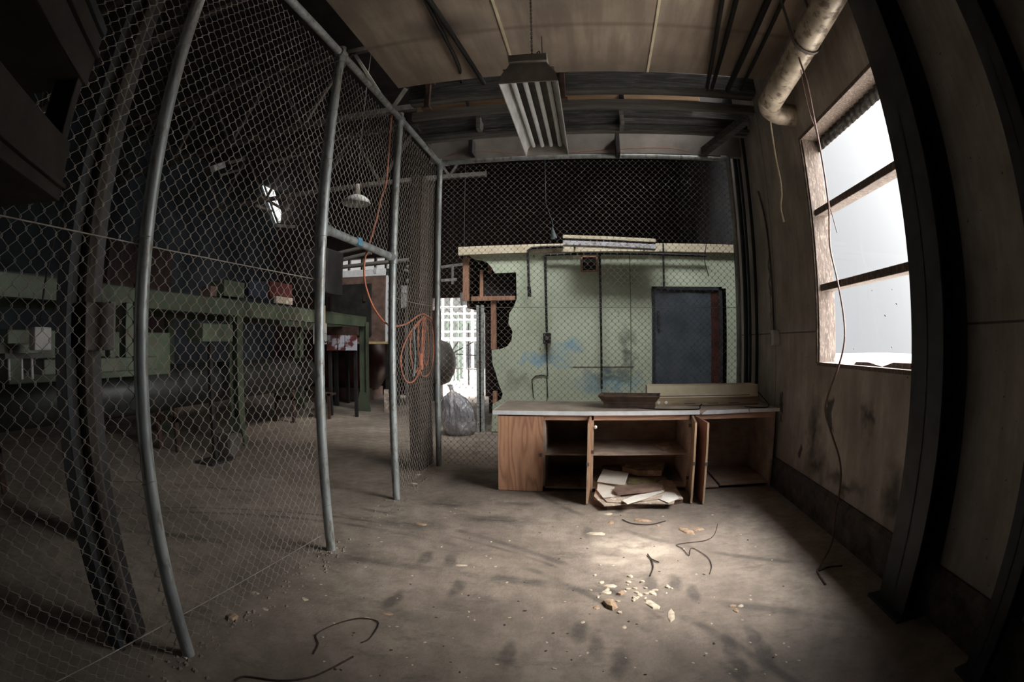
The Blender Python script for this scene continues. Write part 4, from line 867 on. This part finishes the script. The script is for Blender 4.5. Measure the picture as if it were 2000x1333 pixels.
pendant(aY(810, 552, 11.0), .9, 'small dome pendant lamp deep in the hall above the coil', 6.5)

# bright roof panel and scraps seen high in the hall
g = NG('lit_translucent_sheet'); g.b.inputs['Transmission Weight'].default_value = .0
em = g.ramp(g.noise(g.pos(False), 3, 3), [(.3, .75), (.7, 1.)]); g.l(em, g.b.inputs['Emission Color']); g.b.inputs['Emission Strength'].default_value = .62
M['lit_panel'] = g.fin(lin((200, 198, 196)), .5)
t = thing('window_2', 'narrow slanting daylight panel high on the hall wall', 'window', aX(530, 390, -9.9)); t['kind'] = 'structure'
cs = [aX(px, py, -9.9) for px, py in ((508, 342), (525, 338), (555, 432), (541, 436))]
MB().add([(p_.x, p_.y, p_.z) for p_ in cs] + [(p_.x - .05, p_.y, p_.z) for p_ in cs], [(0, 1, 2, 3), (7, 6, 5, 4), (0, 4, 5, 1), (1, 5, 6, 2), (2, 6, 7, 3), (3, 7, 4, 0)]).build('panel', M['lit_panel'], t)
mb = MB()
for f in (.02, .5, .98):
    mb.bar(cs[0].lerp(cs[3], f) + Vector((.03, 0, 0)), cs[1].lerp(cs[2], f) + Vector((.03, 0, 0)), .03, .03)
mb.bar(cs[0] + Vector((.03, 0, 0)), cs[3] + Vector((.03, 0, 0)), .05, .05); mb.build('panel_frame', M['grey_panel'], t)
def hallbar(pa, pb, X, w_, m, lab, cat='bar', name='roof_strut'):
    tag(MB().bar(aX(*pa, X), aX(*pb, X), w_, w_).build(name, M[m]), lab, cat)
hallbar((504, 381), (562, 414), -7.5, .05, 'steel_grey', 'dark strut crossing in front of the bright hall panel')
hallbar((500, 402), (530, 413), -7.5, .06, 'grey_panel', 'pale strut end left of the bright hall panel')
hallbar((567, 385), (560, 412), -7.0, .06, 'grey_panel', 'short pale upright strut right of the bright hall panel')
hallbar((415, 330), (436, 322), -8.0, .14, 'reflector', 'pale scrap of sheet high at the left of the hall roof', 'sheet', 'roof_sheet')
hallbar((448, 318), (476, 311), -8.0, .08, 'grey_panel', 'thin grey sheet edge right of the pale roof scrap', 'sheet', 'roof_sheet')
hallbar((430, 343), (468, 332), -8.0, .05, 'grey_panel', 'long grey batten below the roof scraps')
hallbar((524, 318), (612, 297), -6.5, .05, 'steel_grey', 'thin roof strut at the top left of the doorway post')
hallbar((540, 441), (575, 443), -7.5, .07, 'grey_panel', 'pale horizontal bar under the bright hall panel')
# roof trusses across the hall
for i, y in enumerate((3.2, 6.6, 10.0)):
    t = thing('roof_truss', ('nearest', 'middle', 'farthest')[i] + ' steel roof truss across the dark hall', 'truss', (-6, y, 4.9))
    MB().bar((-10, y, 5.0), (-2.05, y, 5.0), .09, .09).build('bottom_chord', M['steel_grey'], t)
    MB().bar((-10, y, 6.3), (-2.05, y, 6.3), .09, .09).build('top_chord', M['steel_grey'], t)
    mb = MB(); n = 10
    for k in range(n): xa = -10 + 7.95 * k / n; xb = xa + 7.95 / n; mb.bar((xa, y, 5.0 if k % 2 else 6.3), (xb, y, 6.3 if k % 2 else 5.0), .05, .05)
    mb.build('web', M['steel_grey'], t)
# pipes over the oven
for k, (pa, pb, lab) in enumerate((((640, 500), (690, 488), 'upper pale roof pipe over the oven'), ((640, 515), (700, 500), 'middle pale roof pipe over the oven'), ((652, 524), (760, 512), 'lower wide pipe over the oven'))):
    a, b = aY(*pa, 11), aY(*pb, 11); tag(MB().tube([a, b + (b - a) * .4], .05, 8).build('roof_pipe', M['grey_panel']), lab, 'pipe')
pf = thing('pipe_frame', 'pale pipe frame hanging in the hall beyond the corner post', 'pipes', aY(884, 540, 12.5))
for pa, pb in (((862, 522), (905, 516)), ((862, 548), (892, 546)), ((884, 519), (884, 555))): MB().tube([aY(*pa, 12.5), aY(*pb, 12.5)], .035, 8).build('pipe', M['white_steel'], pf)
a = aY(884, 519, 12.5); MB().tube([a, (a.x, a.y, 6.5)], .005, 5).build('hanger', M['steel_grey'], pf)
pf = thing('rail_pair', 'two slanting pale rails hanging in the hall behind the side fence', 'rails', aY(800, 530, 12.5))
for pa, pb in (((795, 520), (818, 530)), ((790, 527), (818, 538))): MB().tube([aY(*pa, 12.5), aY(*pb, 12.5)], .035, 8).build('rail', M['white_steel'], pf)
a = aY(800, 523, 12.5); MB().tube([a, (a.x, a.y, 6.5)], .005, 5).build('hanger', M['steel_grey'], pf)
tag(MB().tube([aY(906, 572, 12), aY(908, 596, 12)], .1, 14).tube([aY(906, 573, 12), (aY(906, 572, 12).x, 12, 6.5)], .004, 6).build('white_bucket', M['white_steel']), 'white cylinder at the top of the far doorway', 'cylinder')

# left foreground beyond the fence
lc = thing('timber_column', 'pale weathered column with a dark steel box, just behind the left of the side fence', 'column', (-2.15, 1.33, 0))
MB().box(-2.17, -2.08, 1.30, 1.37, 0, 4.4).build('pale_pipe', M['grey_panel'], lc, .02)
MB().box(-2.22, -2.10, 1.20, 1.235, 0, 4.4).build('flange', M['steel_dark'], lc, .004)
MB().box(-2.22, -2.14, 1.235, 1.45, 0, 4.4).build('web', M['machine_dark'], lc, .004)
MB().box(-2.20, -2.02, 1.27, 1.45, 1.47, 1.68).build('junction_box', M['steel_grey'], lc, .006)
t = thing('pendant_control', 'small white control box hanging on a cable at the far left', 'control box', (-3.0, 1.5, 1.46))
MB().box(-3.05, -2.95, 1.43, 1.57, 1.46, 1.595).build('box_body', M['box_grey'], t, .01)
MB().tube(smooth_path([(-3, 1.5, 1.595), (-3, 1.53, 1.9), (-3, 1.62, 2.4), (-3, 1.8, 3.2), (-3, 2.0, 4.9), (-3, 2.05, 6.5)]), .008, 6).build('cable', M['black'], t)
gm = thing('green_machine', 'green machine with an upright bar and a curved pale housing, behind the pale column', 'machine', (-3.25, 2.0, 0))
MB().box(-3.3, -3.22, 2.27, 2.33, 1.38, 1.80).build('upright_bar', M['machine_green'], gm, .01)
MB().prism([(-.05, 0), (.02, 0), (.035, .1), (.045, .2), (.035, .32), (.02, .40), (-.05, .40)], lambda a, b: (-3.3, 2.47 + a, 1.38 + b * 1.05), lambda a, b: (-3.2, 2.47 + a, 1.38 + b * 1.05)).build('curved_housing', M['machine_green'], gm, .01)
MB().box(-3.6, -3.18, 1.62, 2.75, 1.30, 1.40).build('bed', M['machine_green'], gm, .01)
MB().box(-3.55, -3.4, 2.0, 2.25, 0, 1.30).build('pedestal', M['machine_dark'], gm, .01)
MB().box(-3.6, -3.3, 1.05, 1.64, 1.42, 1.5).build('rail', M['machine_green'], gm, .01)
for y in (1.35, 1.46, 1.55): MB().tube([(-3.25, y, 1.28), (-3.25, y, 1.42)], .012, 8).build('steel_peg', M['box_grey'], gm)
MB().box(-3.3, -3.2, 1.3, 1.64, 1.41, 1.44).build('peg_rail', M['machine_dark'], gm)
tag(MB().box(-5.2, -4.6, 1.9, 4.2, 1.15, 1.62).build('machine_cabinet', M['machine_green'], bevel=.01), 'dull green machine cabinet under the platform at the far left', 'cabinet')
tag(MB().box(-4.7, -4.4, 4.6, 5.2, 1.52, 1.74).build('green_grinder', M['machine_green'], bevel=.015), 'small pale green grinder on a dark stand right of the first fence post', 'grinder')
tag(MB().box(-4.75, -4.45, 5.12, 5.42, 0.0, .32).build('scrap_bag', M['steel_grey'], bevel=.06), 'crumpled grey scrap bag on the floor by the green post', 'bag')
tag(MB().box(-4.58, -4.53, 4.87, 4.93, 0, 1.52).box(-4.72, -4.4, 4.65, 5.15, 0, .03).build('machine_stand', M['machine_dark']), 'dark stand under the small green grinder', 'stand')
tag(MB().box(-9.9, -9.0, 6.2, 8.2, 0, 3.6).build('tall_cupboard', M['red_wall']), 'tall dark red cupboard against the far hall wall', 'cupboard')

# suspended steel rack at the top left, inside the cage
rk = thing('hanging_rack', 'dark steel rack of two trays hanging at the top left corner', 'rack', (-1.46, .75, 1.92))
ox_, oy_, oz_ = rk.location
def RB(x0, x1, y0, y1, z0, z1): return MB().box(ox_ + x0, ox_ + x1, oy_ + y0, oy_ + y1, z0, z1)
RB(-.10, -.0, -.06, -.012, 1.93, 2.55).build('upright', M['rack_steel'], rk, .004)
RB(-.10, -.0, -1.1, -1.04, 1.93, 2.55).build('upright', M['rack_steel'], rk, .004)
RB(-.28, .0, -1.2, .0, 1.915, 1.93).box(ox_ - .0, ox_ + .012, oy_ - 1.2, oy_, 1.915, 2.10).box(ox_ + .0, ox_ + .03, oy_ - 1.2, oy_, 1.95, 1.965).box(ox_ - .28, ox_, oy_ - .008, oy_, 1.915, 1.99).build('tray', M['rack_steel'], rk, .003)
RB(-.28, .0, -1.2, .0, 2.30, 2.31).box(ox_ - .0, ox_ + .012, oy_ - 1.2, oy_, 2.30, 2.48).box(ox_, ox_ + .03, oy_ - 1.2, oy_, 2.40, 2.415).box(ox_ - .28, ox_, oy_ - .008, oy_, 2.30, 2.42).build('tray', M['rack_steel'], rk, .003)
RB(-.28, .02, -1.2, .0, 2.49, 2.52).build('top_plate', M['steel_dark'], rk, .003)
RB(-.08, -.06, -.3, -.28, 2.52, 4.3).build('hanger', M['steel_dark'], rk)
RB(-.08, -.06, -1.0, -.98, 2.52, 4.3).build('hanger', M['steel_dark'], rk)
rk.rotation_euler = (0, 0, math.radians(34))

# ------------------------------------------------------------------ outside beyond the far doorway
SY = 17.5
sfd = thing('scaffold_tower', 'white scaffold tower outside the far doorway', 'scaffold', (-4.6, SY, -.02))
xa, xb = aY(862, 650, SY).x, aY(937, 650, SY).x
for x in (xa - .9, xa + .05, (xa + xb) / 2 + .15, xb): MB().tube([(x, SY, -.02), (x, SY, 4.2)], .05, 8).tube([(x, SY + 1.2, -.02), (x, SY + 1.2, 4.2)], .05, 8).build('upright', M['white_steel'], sfd)
for py in (600, 613, 625, 648, 663): z = aY(900, py, SY).z; MB().bar((xa - .9, SY, z), (xb + .1, SY, z), .06, .07 if py != 663 else .14).build('rail', M['white_steel'], sfd)
for (p0, p1) in (((885, 690), (925, 668)), ((890, 692), (935, 695)), ((860, 720), (900, 660)), ((885, 720), (935, 722))):
    MB().bar(aY(*p0, SY + .1), aY(*p1, SY + .1), .04, .04).build('brace', M['dark_pipe'] if p0[1] != 720 else M['steel_grey'], sfd)
MB().bar((xb - .45, SY + .2, 0), (xb - .45, SY + .2, 2.2), .04, .04).bar((xb - .1, SY + .2, 0), (xb - .1, SY + .2, 2.2), .04, .04).build('ladder', M['dark_pipe'], sfd)
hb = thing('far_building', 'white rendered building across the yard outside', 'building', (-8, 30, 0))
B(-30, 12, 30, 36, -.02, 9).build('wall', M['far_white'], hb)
for px in (924, 940, 908): 
    for py in (688, 712): c = aY(px, py, 29.95); B(c.x - .22, c.x + .22, 29.92, 29.98, c.z - .35, c.z + .35).build('window', M['far_brick'], hb)
for (px, lab) in ((873, 'left pale green timber prop leaning in the yard'), (884, 'middle pale green timber prop in the yard'), (893, 'right pale green timber prop in the yard')):
    a, b = aY(px, 610, 20), aY(px + 2, 725, 20); tag(MB().bar(a, (b.x, 20, -.02), .10, .1).build('yard_prop', M['far_green'], bevel=.01), lab, 'prop')
xa, xb = aY(898, 640, 21).x, aY(925, 640, 21).x
tag(MB().box(xa, xb, 21, 21.5, aY(900, 642, 21).z, aY(900, 628, 21).z).box(xa, xa + .1, 21, 21.1, -.02, aY(900, 642, 21).z).box(xb - .1, xb, 21, 21.1, -.02, aY(900, 642, 21).z).build('yard_canopy', M['far_green']), 'pale green canopy strip beyond the scaffold', 'canopy')

# ------------------------------------------------------------------ litter on the floor
def flake(px, py, s_, m, lab, cat, name, group=None, z=0.0, elong=1.5, thick=.35):
    c = aZ(px, py, 0); n = random.randint(6, 8); ang = random.uniform(0, 2 * PI); mb = MB()
    P = []
    for k in range(n):
        a = 2 * PI * k / n; r = s_ * random.uniform(.65, 1.1); x, y = r * elong * math.cos(a), r * math.sin(a)
        P.append((c.x + x * math.cos(ang) - y * math.sin(ang), c.y + x * math.sin(ang) + y * math.cos(ang)))
    h = s_ * thick
    bot = [Vector((x, y, .0005)) for x, y in P]; cc = Vector((c.x, c.y, h * 1.2))
    mid = [Vector((c.x + (x - c.x) * .8, c.y + (y - c.y) * .8, h * random.uniform(.5, 1.1))) for x, y in P]
    fs = [(i, (i + 1) % n, n + (i + 1) % n, n + i) for i in range(n)] + [(n + i, n + (i + 1) % n, 2 * n) for i in range(n)] + [tuple(range(n))[::-1]]
    return tag(mb.add(bot + mid + [cc], fs).build(name, m), lab, cat, group)
named = [(1190, 1182, .045, 'large tan crumbly plaster lump on the bright floor patch', 'plaster_lump', 2.0), (1165, 1188, .025, 'white angular plaster chip left of the large tan lump', 'plaster_chip', 1.2),
         (1213, 1160, .028, 'white rounded plaster lump behind the large tan one', 'plaster_lump', 1.4), (1185, 1158, .03, 'grey plaster chip left of the white rounded lump', 'plaster_chip', 1.6), (1231, 1127, .022, 'small round white plaster lump at the back of the litter', 'plaster_lump', 1.1),
         (1228, 1138, .018, 'small grey lump just in front of the round white one', 'plaster_lump', 1.1), (1192, 1146, .026, 'flat pale plaster chip behind the grey chip', 'plaster_chip', 2.0), (1250, 1163, .022, 'pale plaster chip right of the white rounded lump', 'plaster_chip', 1.3),
         (1275, 1160, .03, 'flat pale plaster chip at the right of the litter', 'plaster_chip', 1.5), (1273, 1182, .032, 'long thin pale plaster strip at the right front of the litter', 'plaster_chip', 3.0), (1430, 1184, .022, 'upper tan chip of the small cluster on the right floor', 'plaster_chip', 1.2), (1447, 1184, .018, 'white chip at the right of the small cluster', 'plaster_chip', 1.2),
         (1437, 1193, .022, 'lower dark tan chip of the small cluster', 'plaster_chip', 1.4), (1310, 1203, .025, 'long pale sliver in front of the litter', 'plaster_chip', 3.2), (595, 1171, .022, 'curled pale shaving on the left floor', 'wood_shaving', 1.5), (518, 1191, .018, 'small pale shaving left of the curled one', 'wood_shaving', 1.5),
         (757, 1200, .02, 'tan shaving on the left middle floor', 'wood_shaving', 2.2), (822, 1025, .032, 'flat tan leaf shaped flake near the middle fence post', 'wood_shaving', 2.4), (900, 1105, .022, 'long pale flake left of the bright floor patch', 'plaster_chip', 2.6), (1220, 1226, .016, 'small white chip in front of the litter', 'plaster_chip', 1.5), (1139, 1216, .014, 'small dark rimmed pebble left of the small white chip', 'pebble', 1.2), (1340, 1038, .05, 'tan torn scrap with dark edge in front of the open doors', 'paper_scrap', 2.2), (1365, 1035, .04, 'pale torn scrap beside the tan one', 'paper_scrap', 1.4), (1165, 1043, .04, 'long pale torn strip in front of the paper heap', 'paper_scrap', 2.6), (1255, 1018, .05, 'tan torn card on the floor right before the paper heap', 'paper_scrap', 2.2), (1193, 1022, .035, 'pink grey curled scrap left of the tan torn card', 'paper_scrap', 1.3), (1188, 1005, .03, 'pale curled scrap beside the paper heap', 'paper_scrap', 1.8), (1285, 1027, .02, 'small white curled scrap right of the tan torn card', 'paper_scrap', 1.6),
         (818, 928, .03, 'pale scrap at the foot of the fence beside the timber post', 'paper_scrap', 1.5), (808, 945, .03, 'crumpled pale scrap in front of that at the fence foot', 'paper_scrap', 1.8), (455, 1208, .04, 'tangled pale fibre clump at the foot of the side fence', 'fibre_clump', 1.4), (497, 1160, .02, 'curled pale fibre at the fence foot', 'fibre_clump', 1.8), (361, 1283, .025, 'pale chip at the foot of the first fence post', 'plaster_chip', 1.4), (205, 1204, .02, 'tan chip behind the left of the side fence', 'plaster_chip', 1.5), (248, 1208, .016, 'white chip behind the side fence near the pale column', 'plaster_chip', 1.8), (720, 1210, .018, 'small white bent scrap with the dark wire', 'paper_scrap', 1.8)]
for (px, py, s_, lab, nm, el) in named:
    flake(px, py, s_, M['flake'] if 'tan' not in lab else M['leaf'], lab, nm.split('_')[-1], nm, None, elong=el, thick=.5 if 'lump' in nm else .22)
random.seed(5)
for i in range(26):
    px, py = random.gauss(1225, 42), random.gauss(1158, 17)
    flake(px, py, random.uniform(.009, .018), M['flake'], 'small rough plaster bit among the litter on the bright floor patch', 'chip', 'plaster_bit', 'plaster bits among the litter on the bright patch', elong=random.uniform(1, 1.8), thick=.5)
random.seed(11)
k = 0
for i in range(150):
    px, py = random.uniform(560, 1560), random.uniform(985, 1325)
    if px < 700 and py < 1080: continue
    if px > 1480 and py < 1060: continue
    if px + (1333 - py) * .9 > 1740 : continue
    white = random.random() < .6
    area = 'in front of the desk' if py < 1090 else ('on the bright floor patch' if 1120 < px < 1420 and py < 1230 else ('on the left of the floor near the side fence' if px < 950 else ('at the bottom right of the floor' if px > 1300 else 'at the bottom middle of the floor')))
    colr = 'pale plaster' if white else 'dark dirt'
    flake(px, py, random.uniform(.004, .010), M['flake'] if white else M['twig'], 'tiny crumb of %s lying %s' % (colr, area), 'crumb', 'floor_crumb', '%s crumbs %s' % (colr, area))
# line of grit along the foot of the side fence
mb = MB()
for i in range(420):
    y = random.uniform(.7, 5.6); x = FX + random.gauss(0.02, .07); s_ = random.uniform(.004, .016)
    if 3.2 < y < 4.3 and random.random() < .8: continue
    vs = [(x - s_, y, 0), (x + s_ * .3, y - s_, 0), (x + s_, y + s_ * .4, 0), (x, y + s_, 0), (x, y, s_ * .9)]
    mb.add(vs, [(0, 1, 4), (1, 2, 4), (2, 3, 4), (3, 0, 4)])
tag(mb.build('fence_grit', M['floor']), 'line of dirt and grit gathered along the foot of the side fence', 'dirt', None, 'stuff')
tag(MB().tube(smooth_path([aZ(*q_, .008) for q_ in ((1265, 1083), (1272, 1092), (1287, 1099))], 4), .0045, 6).tube(smooth_path([aZ(*q_, .008) for q_ in ((1272, 1092), (1276, 1108), (1270, 1125))], 4), .004, 6).build('twig', M['twig']), 'dark forked twig on the bright floor patch', 'twig')
tag(MB().tube(smooth_path([aZ(*q_, .006) for q_ in ((1402, 1024), (1395, 1045), (1378, 1056), (1340, 1061), (1321, 1065), (1333, 1072), (1346, 1086), (1351, 1071), (1380, 1087), (1390, 1105), (1386, 1122))], 4), .0028, 5).build('thin_wire', M['twig']), 'thin dark bent wire lying right of the forked twig', 'wire')
tag(MB().tube(smooth_path([aZ(*q_, .006) for q_ in ((460, 1330), (480, 1322), (545, 1330), (600, 1325), (640, 1310), (690, 1283))], 4), .005, 5).build('thin_wire', M['twig']), 'dark wire curving along the bottom left of the floor', 'wire')
tag(MB().tube(smooth_path([aZ(*q_, .006) for q_ in ((612, 1278), (622, 1258), (618, 1240), (650, 1222), (690, 1210), (718, 1209), (740, 1218), (722, 1248), (705, 1256))], 4), .0035, 5).build('thin_wire', M['twig']), 'dark looped wire on the left middle floor', 'wire')
tag(MB().tube(smooth_path([aZ(*q_, .006) for q_ in ((1215, 1015), (1235, 1023), (1270, 1025), (1300, 1018))], 4), .004, 5).build('twig', M['twig']), 'thin dark curved twig in front of the paper heap', 'twig')
tag(MB().tube(smooth_path([aZ(*q_, .008) for q_ in ((1597, 1116), (1620, 1108), (1645, 1106))], 4), .007, 6).build('twig', M['twig']), 'dark twig where the hanging cable meets the floor', 'twig')
